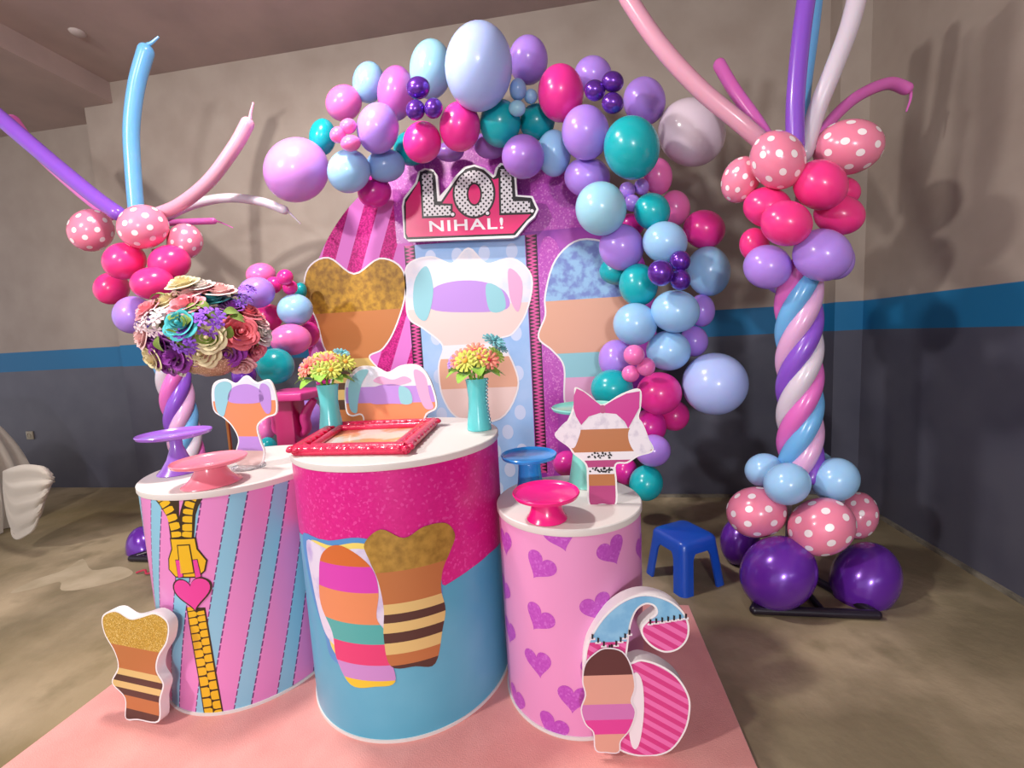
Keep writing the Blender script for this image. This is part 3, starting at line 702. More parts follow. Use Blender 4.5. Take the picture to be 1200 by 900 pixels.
def stand(foot, top, label, sz):
    root = thing('column_stand', label, 'balloon stand', (foot.x, foot.y, 0), group='balloon column stands')
    bm = bmesh.new(); s_ = sz/2; pts = [(-s_, -s_, .02), (s_, -s_, .02), (s_, s_, .02), (-s_, s_, .02)]
    pts = [(-s_, -s_, .02), (s_, -s_, .02), (.06, s_*.8, .02)]
    for k in range(3): tube(bm, [pts[k], pts[(k+1) % 3]], .02, 10)
    for k in range(3): bmesh.ops.create_uvsphere(bm, u_segments=10, v_segments=8, radius=.02, matrix=Matrix.Translation(pts[k]))
    tube(bm, [pts[2], (.04, -s_, .02)], .014, 8)
    obj('base_frame', bm, mat('black_frame', '#1d1524', .35), root)
    bm = bmesh.new(); tube(bm, [(0, 0, .02), Vector((top.x-foot.x, top.y-foot.y, top.z))], .013, 10); obj('pole', bm, mat('white_pvc', '#d8d4d0', .4), root)
    return root
def capr(j, n):
    e = min(j, n-j); return (.25, .55, .8, .93, .99, 1.)[min(5, int(round(e)))]
def twist(lo, hi, R, rt, pitch, zf, keys, names, col):
    """strand 0 crosses the front of the pole at height zf"""
    for i, k in enumerate(keys):
        H = hi.z-lo.z; ph = -2*PI*(zf-lo.z)/pitch+2*PI*i/len(keys); n = 90; P = []
        for z in [.0, .002, .006, .012, .02]+[.03+.94*q/n for q in range(n+1)]+[.98, .988, .994, .998, 1.]:
            c = lo.lerp(hi, z); a = ph+2*PI*(H*z)/pitch
            P.append(c+Vector((R*math.sin(a), -R*math.cos(a), 0)))
        bm = bmesh.new(); tube(bm, P, lambda t: rt*capr(t*(n+10), n+10), 16)
        tag(obj('twisting_balloon', bm, latex(k)), f'{names[i]} long balloon spiralling round the {col} column pole', 'balloon', f'twisted balloons of the {col} column')
HEX.update(WH='#d6cbd8', PL='#dba9d2', PI='#dd6fc0', VI='#8a54c9', BB='#6fb0e2', BL='#dba0b6')
NMS = dict(PI='bright pink', WH='pearly white', VI='violet', PL='pearly pink', BB='sky blue')
lo, hi = at_y(938, 548, CR), at_y(935, 322, CR)
stand(Vector((1.01, 2.2, 0)), hi+Vector((0, 0, .6)), 'black tube base frame with pole under the right balloon column', .50)
keys = ['BB', 'PL', 'VI', 'WH', 'PI']; twist(lo-Vector((0, 0, .06)), hi+Vector((0, 0, .06)), .056, .045, .68, at_y(937, 507, CR-.1).z, keys, [NMS[k] for k in keys], 'right')
lo, hi = at_y(226, 560, CL), at_y(195, 400, CL)
stand(Vector((lo.x, lo.y, 0)), hi+Vector((0, 0, .6)), 'black tube base frame with pole under the left balloon column', .52)
keys = ['VI', 'PL', 'BB', 'WH', 'PI']; twist(lo-Vector((0, 0, .12)), hi+Vector((0, 0, .06)), .055, .045, .68, at_y(211, 484, CL-.1).z, keys, [NMS[k] for k in keys], 'left')
# the knob on the back of the right column and the long spray balloons
def spray(key, pts, wpx, label, col, tail=None):
    P = catmull([at_y(*p) for p in pts], 10); d = (Vector(CPOS)-P[len(P)//2]).length
    z = float((np.array(P[len(P)//2])-CPOS)@FWD); r = wpx/2*z/FOC*.93
    e0, e1 = (P[0]-P[1]).normalized(), (P[-1]-P[-2]).normalized(); ks = (.3, .58, .8, .93, 1.)
    Q = [P[0]+e0*r*k for k in ks[::-1]]+P+[P[-1]+e1*r*k for k in ks]; nq = len(Q)-1; cr = (.12, .4, .62, .82, .95, 1.)
    bm = bmesh.new(); tube(bm, Q, lambda t: r*cr[min(5, int(round(min(t*nq, nq-t*nq))))], 18)
    o = obj('spray_balloon', bm, latex(key)); tag(o, label, 'balloon', f'long balloons on the {col} column')
    if tail:
        bm = bmesh.new(); T = catmull([P[-1]+e1*r*.9]+[at_y(*p) for p in tail], 6); tube(bm, T, lambda t: r*(.28-.14*t), 8); obj('tail', bm, latex(key), o)
spray('BL', [(895, 168, CR+.02), (870, 146, CR), (820, 104, CR), (775, 55, CR), (739, 3, CR), (725, -25, CR)], 20, 'long pale pink balloon arching far left from the right column', 'right')
spray('PI', [(905, 172, CR+.05), (885, 140, CR+.1), (860, 105, CR+.15), (843, 76, CR+.2)], 15, 'short long-type pink balloon behind the pale pink one, right column', 'right')
spray('VI', [(932, 172, CR-.04), (932, 120, CR-.04), (938, 50, CR-.04), (946, -10, CR-.04), (950, -40, CR-.04)], 21, 'long violet balloon rising straight up from the right column', 'right')
spray('BB', [(938, 165, CR+.08), (944, 100, CR+.08), (952, 40, CR+.08), (959, -20, CR+.08)], 14, 'long sky blue balloon behind the violet one on the right column', 'right')
spray('WH', [(942, 180, CR), (957, 130, CR-.02), (975, 85, CR-.05), (994, 35, CR-.05), (1006, -10, CR-.05), (1012, -40, CR-.05)], 22, 'long white balloon slanting up right from the right column', 'right')
spray('PI', [(955, 172, CR+.05), (975, 140, CR+.12), (1005, 113, CR+.15), (1040, 98, CR+.18), (1062, 104, CR+.2)], 14, 'long pink balloon curling over right of the right column', 'right', [(1067, 116, CR+.2), (1062, 131, CR+.2)])
spray('VI', [(138, 250, CL-.05), (110, 230, CL-.06), (55, 185, CL-.1), (0, 138, CL-.15), (-30, 112, CL-.15)], 19, 'long violet balloon slanting up left from the left column', 'left')
spray('PI', [(128, 252, CL+.08), (95, 226, CL+.08), (50, 185, CL+.1), (28, 158, CL+.1), (16, 141, CL+.1)], 13, 'long pink balloon behind the violet one on the left column', 'left')
spray('BB', [(160, 250, CL), (156, 200, CL), (154, 150, CL), (160, 100, CL), (171, 60, CL)], 17, 'long sky blue balloon rising from the left column', 'left', [(178, 50, CL), (186, 43, CL)])
spray('BL', [(180, 252, CL), (210, 240, CL), (245, 212, CL), (275, 172, CL), (290, 145, CL)], 15, 'long pale pink balloon curving up right from the left column', 'left', [(294, 132, CL), (297, 120, CL)])
spray('WH', [(190, 256, CL+.1), (225, 240, CL+.15), (265, 232, CL+.2), (305, 236, CL+.25), (333, 246, CL+.28)], 11, 'thin white balloon arching low to the right of the left column', 'left', [(342, 252, CL+.3), (352, 262, CL+.3)])
spray('PI', [(185, 262, CL+.12), (220, 260, CL+.15), (250, 259, CL+.2)], 8, 'short pink balloon pointing right from the left column', 'left', [(262, 262, CL+.2), (273, 267, CL+.2)])

# ------------------------------------------------------------------ cake stands
def cake_stand(key, px, py, R, h, r_top, r_foot, m, label, flat=False):
    z = CYLS[key][3]; p = at_z(px, py, z); root = thing('cake_stand', label, 'cake stand', p, group='plastic cake stands')
    bm = bmesh.new(); lathe(bm, [(0, h-.012), (R*.75, h-.012), (R*.96, h-.004), (R, h+.006), (R*.985, h+.009), (R*.93, h+.001), (R*.88, h-.002), (0, h-.003)], 64); obj('plate', bm, m, root)
    bm = bmesh.new(); H = h-.012
    lathe(bm, [(r_top*.98, H), (r_top, H*.93), (r_top*1.0, H*.75), (r_top+(r_foot-r_top)*.3, H*.4), (r_top+(r_foot-r_top)*.7, H*.14), (r_foot*.97, .006), (r_foot, .002), (r_foot*.96, 0), (0, 0)], 48); obj('pedestal_foot', bm, m, root)
    return root
pl = lambda n, h: mat(n, h, .25, coat=.4, spec=.5)
cake_stand('left', 211, 553, .125, .155, .021, .075, pl('lilac_plastic', '#9a62cf'), 'lilac cake stand on a thin stem at the striped pedestal\'s left')
cake_stand('left', 249, 566, .118, .082, .05, .094, pl('salmon_plastic', '#f0869a'), 'salmon pink low cake stand on the striped pedestal')
cake_stand('right', 641, 607, .108, .082, .047, .066, pl('hot_plastic', '#f01882'), 'hot pink cake stand at the front of the heart pedestal')
cake_stand('right', 622, 577, .105, .142, .042, .056, pl('blue_plastic', '#1f86d6'), 'bright blue cake stand behind the hot pink one')
cake_stand('right', 691, 566, .138, .30, .052, .085, pl('mint_plastic', '#86d3c6'), 'tall mint cake stand behind the cutout with the bow')

# ------------------------------------------------------------------ cutouts standing on things
def cutout(name, label, plane_o, yaw, lean, px_out, art_fn, mats, th=.018, cat='cutout', scale=1):
    P = Plane(plane_o, yaw, lean); o = spl(P.uvs(px_out)); vmin = min(p[1] for p in o)
    bm = board_mesh(o, th); ob = obj(name, bm, WHTF, smooth=True, loc=plane_o, rot=P.euler()); tag(ob, label, cat)
    bm = bmesh.new(); art(bm, art_fn(P, o), fm_board); obj('printed_face', bm, mats, ob, smooth=False, recalc=False)
    return ob
# small gold cutout on the carpet
fo = at_z(160, 846, .013)
def a1_(P, o):
    i = grow(o, -.006); r = bands(i, [(.1, 3), (.22, 2), (.28, 3), (.34, 1), (.40, 3), (.46, 1), (.67, 2), (1, 0)], 0); return r
cutout('lobed_cutout', 'small foam cutout with glitter gold top on the carpet by the striped pedestal', fo, -.12, .05,
       [(122, 742), (120, 722), (135, 715), (152, 724), (165, 722), (182, 718), (197, 730), (196, 752), (186, 770), (184, 786), (192, 802), (188, 820), (186, 846), (162, 844), (147, 842), (146, 818), (131, 800), (138, 782), (134, 764)],
       a1_, [glitter('gold_glitter', '#a88328', '#c6a040', '#e6cf86', .35, 420), MATS['straw_print'], MATS['caramel_print'], MATS['umber_print']], th=.03)
# small white cutout with acrylic foot on the left pedestal
zt = CYLS['left'][3]; fo = at_z(291, 548, zt)
def a2_(P, o):
    u = P.uvs; r = bands(grow(o, -.006), [(.18, 2), (.34, 3), (.74, 4), (1, 0)], 0)
    r += [(spl(u([(254, 480), (252, 455), (262, 447), (272, 452), (266, 475), (262, 488)])), 1, 1), (spl(u([(306, 450), (316, 455), (318, 480), (312, 484), (304, 468)])), 3, 1), (spl(u([(268, 470), (272, 455), (290, 450), (306, 458), (308, 470), (288, 473)])), 3, 1)]
    return r
sc = cutout('lobed_cutout', 'small white lobed cutout with mint and lilac bands on the striped pedestal', fo+Vector((0, 0, .012)), -.1, 0,
       [(250, 480), (249, 452), (262, 444), (276, 449), (288, 440), (300, 448), (315, 445), (323, 462), (324, 484), (312, 490), (302, 500), (306, 518), (310, 530), (304, 546), (278, 546), (276, 530), (279, 515), (272, 500), (262, 490)],
       a2_, [MATS['pearl_vinyl'], MATS['mint_vinyl'], MATS['cream_vinyl'], MATS['lilac_vinyl'], MATS['peach_print']], th=.006)
bm = bmesh.new(); lathe(bm, [(0, 0), (.06, 0), (.062, .003), (.062, .007), (.058, .01), (0, .01)], 40); obj('acrylic_foot', bm, mat('clear_acrylic', '#e8e8ee', .1, trans=.8), sc, loc=(0, .003, -.012))
# white cutout leaning behind the red frame on the middle pedestal
zt = CYLS['mid'][3]; fo = at_z(460, 500, zt+.002)
def a3_(P, o):
    u = P.uvs; r = bands(grow(o, -.007), [(.42, 3), (.68, 2), (1, 0)], 0)
    r += [(spl(u([(410, 478), (409, 450), (420, 435), (432, 434), (424, 450), (420, 470), (418, 484)])), 1, 1), (spl(u([(485, 434), (498, 440), (504, 465), (508, 478), (498, 478), (490, 460)])), 4, 1), (spl(u([(434, 472), (437, 455), (460, 450), (480, 457), (483, 472), (460, 473)])), 2, 1), (spl(u([(468, 453), (480, 457), (483, 472), (470, 472)])), 1, 2),
          (spl(u([(438, 447), (446, 441), (460, 445), (474, 441), (482, 447), (460, 452)])), 4, 1)]
    return r
cutout('lobed_cutout', 'wide white lobed cutout with mint and lilac arcs behind the red frame', fo, -.1, .08,
       [(405, 480), (405, 448), (420, 430), (440, 430), (454, 436), (470, 428), (490, 428), (504, 445), (512, 476), (500, 486), (492, 502), (460, 504), (430, 503), (424, 487), (412, 488)],
       a3_, [MATS['pearl_vinyl'], MATS['mint_vinyl'], MATS['lilac_vinyl'], MATS['peach_print'], MATS['blush_vinyl']], th=.01)
# bow-topped cutout on the right pedestal
zt = CYLS['right'][3]; fo = at_z(705, 591, zt)
def a4_(P, o):
    u = P.uvs; i = grow(o, -.006)
    r = bands(i, [(.17, 1), (.27, 3), (.33, 4), (.39, 1), (.46, 4), (.655, 3), (1, 0)], 0)
    q = lambda pts: u([(560+a/5, 440+b/5) for a, b in pts])
    r += [(q([(578, 76), (620, 95), (725, 180), (728, 215), (650, 240), (605, 290), (575, 240), (560, 190), (562, 120)]), 2, 2), (q([(735, 180), (800, 140), (870, 105), (948, 92), (945, 190), (880, 310), (860, 270), (810, 225), (735, 218)]), 2, 2), (spl(q([(718, 178), (742, 178), (745, 215), (720, 218)])), 1, 3),
          (spl(q([(452, 350), (530, 262), (600, 300), (585, 380), (560, 425), (520, 405)])), 0, 1), (spl(q([(885, 320), (950, 258), (1012, 400), (1018, 432), (940, 462), (890, 400)])), 0, 1)]
    rng = random.Random(3)
    for k in range(30):
        a, b = 656+rng.random()*130, 540+rng.random()*26
        r.append((spl(q([(a-6, b), (a, b-7), (a+6, b+1), (a, b+5)]), 3), 5, 2))
    for k in range(24):
        a = 640+rng.random()*150; b = 452+rng.random()*30
        r.append((spl(q([(a-6, b), (a, b-7), (a+6, b+1), (a, b+5)]), 3), 5, 2))
    return r
cutout('bow_cutout', 'white cutout topped by a big magenta bow on the heart pedestal', fo, .05, .03,
       [(673, 472), (674, 454), (690, 462), (706, 474), (728, 462), (750, 456), (751, 478), (749, 490), (758, 510), (766, 528), (748, 535), (735, 543), (722, 545), (723, 565), (722, 592), (706, 592), (690, 592), (688, 565), (686, 545), (672, 532), (666, 524), (650, 510), (664, 495)],
       a4_, [mat('hair_white', '#e6e0e8', .45, noise=('#cfc8d6', 30, .5, .65)), mat('deep_rose_print', '#b13a78', .4), mat('bow_magenta', '#c31489', .38), MATS['caramel_print'], MATS['print_white'], mat('spot_ink', '#241d22', .45)], th=.008)
# big number six
fo = at_z(748, 886, .013)
q8 = lambda pts: [(570+a/3, 600+b/3) for a, b in pts]
SIX = q8([(560, 288), (640, 308), (692, 350), (713, 400), (706, 450), (672, 485), (625, 494), (578, 472), (547, 435), (545, 403), (570, 376), (595, 356), (588, 332), (560, 325), (530, 345), (510, 390), (500, 455), (497, 527), (545, 518), (612, 538), (672, 580), (710, 640), (717, 695), (700, 770), (650, 838), (580, 860), (500, 852), (440, 818), (392, 755), (352, 660), (343, 565), (350, 480), (375, 420), (420, 358), (485, 308)])
P6 = Plane(fo, .12, .06); o6 = spl(P6.uvs(SIX), 4)
six = obj('number_six', board_mesh(o6, .045), WHTF, smooth=True, loc=fo, rot=P6.euler()); tag(six, 'big foam number six with pink stripes standing on the carpet', 'number sign')
ST = mat('six_stripe', '#e35aa0', .4); g = NG(ST); X = g.xyz()
fr = g.math('FRACT', g.math('ADD', g.math('MULTIPLY', g.math('ADD', g.math('MULTIPLY', X[0], .62), X[2]), 1/.034), 30.)); g.color(g.mix(g.math('LESS_THAN', fr, .5), lin('#e66fb0'), lin('#d03a84')))
i6 = grow(o6, -.006); vb = P6.uv(700, 745)[1]; vs_ = P6.uv(790, 728)[1]; um = P6.uv(748, 745)[0]
left6 = clip_u(i6, -9, um); right6 = clip_u(i6, um, 9)
sh6 = [(i6, 1, 0)]
blue = spl(P6.uvs(q8([(560, 300), (640, 318), (686, 352), (706, 372), (640, 382), (585, 385), (600, 350), (580, 322), (550, 320), (515, 360), (500, 410), (480, 450), (430, 475), (375, 440), (395, 395), (440, 345), (500, 308)])), 4)
sh6 += [(clip_v(left6, P6.uv(715, 752)[1], 9), 2, 1), (clip_v(right6, P6.uv(780, 727)[1], 9), 2, 1), (spl(P6.uvs(q8([(525, 562), (548, 600), (553, 700), (540, 800), (522, 832), (505, 800), (497, 700), (503, 600)])), 5), 3, 2)]
for pa, pb, n in (((575, 388), (700, 368), 7), ((372, 440), (432, 478), 4), ((440, 476), (502, 425), 5)):
    for k in range(n):
        a, b = pa[0]+(pb[0]-pa[0])*k/(n-1), pa[1]+(pb[1]-pa[1])*k/(n-1)
        sh6.append((P6.uvs(q8([(a-3, b-14), (a+4, b-12), (a+3, b+4), (a-3, b+4)])), 4, 4)); sh6.append((P6.uvs(q8([(a-10, b+2), (a+10, b+0), (a+10, b+8), (a-10, b+9)])), 3, 3))
bad = spl(P6.uvs(q8([(425, 478), (475, 490), (505, 540), (518, 610), (505, 660), (520, 700), (500, 760), (468, 800), (462, 838), (420, 838), (385, 830), (378, 770), (350, 740), (335, 690), (350, 640), (340, 590), (350, 530), (390, 490)])), 4)
sh6 += [(grow(bad, .004), 3, 5)]+bands(bad, [(.18, 7), (.32, 6), (.47, 8), (.75, 7), (1, 5)], 6)
sh6 = [s for s in sh6 if len(s[0]) > 2]
bm = bmesh.new(); art(bm, sh6, fm_board); obj('printed_face', bm, [WHTF, ST, mat('six_blue', '#86bfe0', .4, noise=('#74b1d8', 18, .45, .6)), MATS['print_white'], INK, mat('cocoa_print', '#58302f', .4), mat('fuchsia_print', '#d63f95', .4), mat('shell_print', '#d7a08d', .4), mat('orchid_print', '#c874b4', .4)], six, smooth=False)

# ------------------------------------------------------------------ red ornate frame lying flat
zt = CYLS['mid'][3]; cs = [(-.955, 1.285), (-.55, 1.285), (-.602, 1.74), (-1.06, 1.70)]
C0 = Vector((sum(c[0] for c in cs)/4, sum(c[1] for c in cs)/4, zt+.001))
RED = mat('red_resin', '#d3154c', .3, coat=.4, bump=(60, .2))
root = thing('picture_frame', 'ornate crimson picture frame lying flat on the tallest pedestal', 'picture frame', C0)
K = [Vector((c[0], c[1], 0))-Vector((C0.x, C0.y, 0)) for c in cs]
bm = bmesh.new()
for k in range(4):
    a, b = K[k], K[(k+1) % 4]; ia, ib = a*.77, b*.77
    tube(bm, [a*.96+Vector((0, 0, .016)), b*.96+Vector((0, 0, .018))], .02, 10); tube(bm, [ia+Vector((0, 0, .016)), ib+Vector((0, 0, .016))], .014, 10)
    vs = [bm.verts.new(p+Vector((0, 0, z))) for p, z in ((a, 0), (b, 0), (ib*.97, 0), (ia*.97, 0), (a, .016), (b, .016), (ib*.97, .014), (ia*.97, .014))]
    for f in ((0, 1, 2, 3), (7, 6, 5, 4), (0, 4, 5, 1), (2, 6, 7, 3)): bm.faces.new([vs[i] for i in f])
obj('frame_rail', bm, RED, root)
bm = bmesh.new()
for k in range(4):
    a, b = K[k], K[(k+1) % 4]; n = 9; dirn = (b-a).normalized(); out = Vector((dirn.y, -dirn.x, 0))
    for j in range(n):
        c = a.lerp(b, (j+.5)/n)*.93; sg = 1 if j % 2 else -1; sp3 = []
        for t in range(22):
            th = t*.42; rr = .026*(1-t/26); sp3.append(c+dirn*sg*rr*math.cos(th)+out*rr*math.sin(th)+Vector((0, 0, .021+.0005*t)))
        tube(bm, sp3, lambda t: .008*(1-.35*t), 7)
    for q in (a,):
        for j in range(6):
            th = j*PI/3; bmesh.ops.create_uvsphere(bm, u_segments=10, v_segments=8, radius=.014, matrix=Matrix.Translation(q*.95+Vector((.022*math.cos(th), .022*math.sin(th), .022))) @ Matrix.Diagonal((1, 1, .7, 1)))
obj('scroll_ornament', bm, RED, root)
bm = bmesh.new(); vs = [bm.verts.new(p*.78+Vector((0, 0, .004))) for p in K]; bm.faces.new(vs)
bmesh.ops.extrude_face_region(bm, geom=bm.faces[:])
bmesh.ops.translate(bm, verts=bm.verts[:4], vec=(0, 0, .003))
m = mat('picture_print', '#e9ddd2', .2, coat=.6, noise=('#d9a878', 6, .48, .56)); obj('picture', bm, m, root, smooth=False)

# ------------------------------------------------------------------ flowers
def petal(bm, r0, r1, h, phi, span, lip, mi=0, nu=5, nv=5, z0=0, cup=.25):
    G = []
    for j in range(nv+1):
        v = j/nv; row = []
        for i in range(nu+1):
            u = -1+2*i/nu; w = span*(.35+.65*math.sin(PI*(.25+.5*v)))*(1-.25*v*v*abs(u))
            rr = r0+(r1-r0)*v**1.3+lip*max(0, v-.6)*2.2-cup*r0*(1-u*u)*0; zz = z0+h*(v-.35*v*v*abs(u)**2)-lip*max(0, v-.72)*2.2
            a = phi+u*w; row.append(bm.verts.new((rr*math.cos(a), rr*math.sin(a), zz)))
        G.append(row)
    for j in range(nv):
        for i in range(nu): bm.faces.new((G[j][i], G[j][i+1], G[j+1][i+1], G[j+1][i])).material_index = mi
def rose_mesh(m):
    bm = bmesh.new()
    def leafp(r0, r1, h0, h1, phi, span, lip):      # a broad cupped petal with a rolled lip
        nu, nv = 6, 6; G = []
        for j in range(nv+1):
            v = j/nv; row = []
            for i in range(nu+1):
                u = -1+2*i/nu; w = span*(.55+.45*math.sin(PI*min(1, .15+.6*v))); edge = 1-.16*u*u*v
                rr = r0+(r1-r0)*math.sin(v*PI/2)**.8+lip*max(0, v-.65)**1*1.6; zz = h0+(h1-h0)*v*edge-lip*max(0, v-.8)*2.4
                row.append(bm.verts.new((rr*math.cos(phi+u*w)*edge, rr*math.sin(phi+u*w)*edge, zz)))
            G.append(row)
        for j in range(nv):
            for i in range(nu): bm.faces.new((G[j][i], G[j][i+1], G[j+1][i+1], G[j+1][i]))
    for L, (n, r0, r1, h1, sp, lip) in enumerate([(3, .04, .14, .80, 1.25, 0), (3, .06, .30, .80, 1.2, .05), (4, .1, .50, .74, .98, .13), (5, .14, .72, .64, .82, .24), (6, .18, .92, .46, .7, .3)]):
        for k in range(n): leafp(r0, r1, 0, h1, 2*PI*k/n+L*.8, sp, lip)
    bmesh.ops.create_uvsphere(bm, u_segments=10, v_segments=8, radius=.12, matrix=Matrix.Translation((0, 0, .66)))
    return flower_mesh(bm, m)
def flower_mesh(bm, m):
    me = bpy.data.meshes.new('flower'); bm.to_mesh(me); bm.free()
    for q in (m if isinstance(m, list) else [m]): me.materials.append(q)
    me.polygons.foreach_set('use_smooth', [True]*len(me.polygons)); return me
def daisy_mesh(m, mc, n=12):
    bm = bmesh.new()
    for L in range(2):
        for k in range(n-3*L): petal(bm, .12, 1-.28*L, .22+.2*L, 2*PI*k/(n-3*L)+L*.3, .26, .08, nu=3, nv=4)
    eb = bmesh.new(); bmesh.ops.create_uvsphere(eb, u_segments=12, v_segments=8, radius=.24, matrix=Matrix.Translation((0, 0, .2)) @ Matrix.Diagonal((1, 1, .6, 1)))
    return flower_mesh(bm, m), flower_mesh(eb, mc)
def cluster_mesh(m):
    bm = bmesh.new(); rng = random.Random(5)
    for k in range(14):
        z = rng.random(); a = k*2.4; r = math.sqrt(1-z*z)*.75; c = Vector((r*math.cos(a), r*math.sin(a), .2+z*.5)); q = Vector((c.x, c.y, c.z+.2)).to_track_quat('Z', 'Y').to_matrix().to_4x4()
        t = bmesh.new()
        for j in range(5): petal(t, .03, .3, .1, 2*PI*j/5, .5, .03, nu=2, nv=2)
        bmesh.ops.transform(t, matrix=Matrix.Translation(c) @ q, verts=t.verts[:]); me = bpy.data.meshes.new('t'); t.to_mesh(me); t.free(); bm.from_mesh(me); bpy.data.meshes.remove(me)
    return flower_mesh(bm, m)
def leaf_mesh(m):
    bm = bmesh.new(); n = 7; G = []
    for j in range(n+1):
        v = j/n; w = .33*math.sin(PI*min(1, v*.93+.05))**.8; G.append([bm.verts.new((s_*w, v, .18*math.sin(PI*v)+abs(s_)*.09*math.sin(PI*v))) for s_ in (-1, -.5, 0, .5, 1)])
    for j in range(n):
        for i in range(4): bm.faces.new((G[j][i], G[j][i+1], G[j+1][i+1], G[j+1][i]))
    return flower_mesh(bm, m)
pt = lambda n, h, h2: mat(n, h, .6, spec=.3, sheen=.2, noise=(h2, 25, .35, .7))
RO = {k: rose_mesh(pt('petal_'+k, a, b)) for k, (a, b) in dict(cream=('#ece0b8', '#dccb98'), pink=('#f0a0a8', '#e57f92'), blush=('#f3cfc8', '#eab0b4'), teal=('#2fa3ae', '#57c3c4'), plum=('#a53fae', '#7f2b95'), coral=('#ee7c84', '#e25f70'), white=('#eeeae2', '#dcd5cc')).items()}
CLU = cluster_mesh(pt('petal_violet', '#7d3fc0', '#9a5fd6')); CLW = cluster_mesh(pt('petal_bud', '#efe6d8', '#d8a8d0'))
LEAF = leaf_mesh(pt('leaf_green', '#5f7a2c', '#869a3e')); LEAF2 = leaf_mesh(pt('leaf_lime', '#93c23a', '#6ea52c'))
def put(name, me, parent, p, d, s, spin=0):
    o = link(name, me, parent); q = Vector(d).normalized().to_track_quat('Z', 'Y')
    o.rotation_mode = 'QUATERNION'; from_ = q @ Matrix.Rotation(spin, 3, 'Z').to_quaternion(); o.rotation_quaternion = from_; o.location = p; o.scale = (s, s, s); return o
# big bouquet on a gold stand behind the striped pedestal
by = 1.98; bc = at_y(238, 388, by); z_ = float((np.array(bc)-CPOS)@FWD); R_ = 60*z_/FOC*.80
base = at_y(268, 600, by); root = thing('flower_bouquet', 'big round bouquet of artificial roses in a gold bowl on a tall stand', 'bouquet', (bc.x+.06, bc.y, 0)); ro = Vector((bc.x+.06, bc.y, 0))
GL = glitter('rose_gold_glitter', '#b08468', '#c79c7c', '#efd2b4', .35, 260)
bm = bmesh.new(); lathe(bm, [(0, -.27), (.04, -.27), (.09, -.245), (.13, -.19), (.15, -.12), (.152, -.08), (.14, -.08), (0, -.1)], 48); obj('gold_bowl', bm, GL, root, loc=bc-ro+Vector((.035, 0, .035)))
COP = mat('copper_rod', '#b5713f', .3, metal=.6)
bm = bmesh.new(); pA = at_y(262, 455, by)-ro; pB = at_y(272, 540, by)-ro; dd = (pB-pA)/(pA.z-pB.z); tube(bm, [pA+dd*-.03, pA+dd*(pA.z-.02)], .009, 12); obj('stand_rod', bm, COP, root)
ft = pA+dd*(pA.z-.02); bm = bmesh.new(); lathe(bm, [(0, 0), (.1, 0), (.102, .012), (.08, .02), (.02, .03), (0, .03)], 40); obj('stand_foot', bm, COP, root, loc=(ft.x, ft.y, 0))
bm = bmesh.new(); bmesh.ops.create_uvsphere(bm, u_segments=24, v_segments=16, radius=R_*.82, matrix=Matrix.Diagonal((1.1, 1, .72, 1))); obj('foam_core', bm, mat('moss', '#4c5a2a', .9, noise=('#6b7a38', 20, .4, .6)), root, loc=bc-ro)
ax = Vector((R_*1.12, R_, R_*.78))
# flowers placed on the front of the ball where the picture shows them (crop offsets), then filled all round
def on_ball(px, py):
    d = Vector(ray(px, py)); o = Vector(CPOS)-bc; S = Vector((d.x/ax.x, d.y/ax.y, d.z/ax.z)); O = Vector((o.x/ax.x, o.y/ax.y, o.z/ax.z))
    A, B_, C_ = S.dot(S), 2*S.dot(O), O.dot(O)-1; disc = B_*B_-4*A*C_
    t = (-B_-math.sqrt(disc))/(2*A) if disc > 0 else -B_/(2*A)
    p = Vector(CPOS)+d*t-bc; n = Vector((p.x/ax.x**2, p.y/ax.y**2, p.z/ax.z**2)).normalized(); return p, n
fl = [('cream', 215, 331, 30, 1), ('blush', 222, 342, 34, 0), ('cream', 196, 352, 30, 0), ('pink', 218, 356, 34, 0), ('blush', 260, 340, 32, 0), ('teal', 250, 350, 32, 0), ('teal', 212, 381, 32, 0), ('V', 246, 377, 36, 0), ('plum', 274, 359, 24, 0), ('V', 286, 352, 26, 0), ('coral', 294, 367, 32, 0),
      ('coral', 285, 392, 36, 0), ('cream', 246, 398, 32, 0), ('cream', 239, 416, 34, 0), ('plum', 268, 415, 36, 0), ('V', 218, 402, 32, 0), ('plum', 205, 418, 42, 0), ('plum', 184, 408, 30, 0), ('W', 180, 376, 34, 0), ('pink', 172, 362, 28, 0), ('blush', 166, 396, 26, 0), ('cream', 180, 422, 28, 0),
      ('plum', 290, 414, 26, 0), ('white', 308, 392, 32, 0), ('pink', 300, 412, 28, 0), ('blush', 306, 378, 24, 0), ('W', 168, 380, 28, 0), ('white', 236, 334, 26, 0), ('V', 292, 340, 22, 0), ('pink', 240, 337, 24, 0), ('plum', 226, 420, 26, 0), ('coral', 276, 424, 24, 0), ('plum', 246, 428, 34, 0), ('plum', 196, 428, 30, 0), ('V', 258, 426, 28, 0), ('cream', 222, 428, 28, 0), ('blush', 286, 430, 26, 0), ('white', 208, 432, 24, 0)]
for k, px, py, s_, _ in fl:
    p, n = on_ball(px, py); s = s_/2*z_/FOC*1.12; me = CLU if k == 'V' else CLW if k == 'W' else RO[k]
    put('flower', me, root, bc-ro+p-n*s*.35, n*.7+Vector((0, -.4, .3)), s, random.random()*6)
for k, (px, py) in enumerate([(188, 365), (205, 366), (225, 368), (238, 360), (262, 366), (270, 370), (256, 404), (232, 388), (184, 394), (196, 396), (296, 380), (302, 400), (262, 398), (226, 410), (194, 344), (272, 346), (246, 362), (252, 390), (206, 340), (190, 412), (250, 424)]):
    p, n = on_ball(px, py); q = put('leaf', LEAF, root, bc-ro+p-n*.005, n, .075, random.random()*6)
rng = random.Random(11); kinds = list(RO)
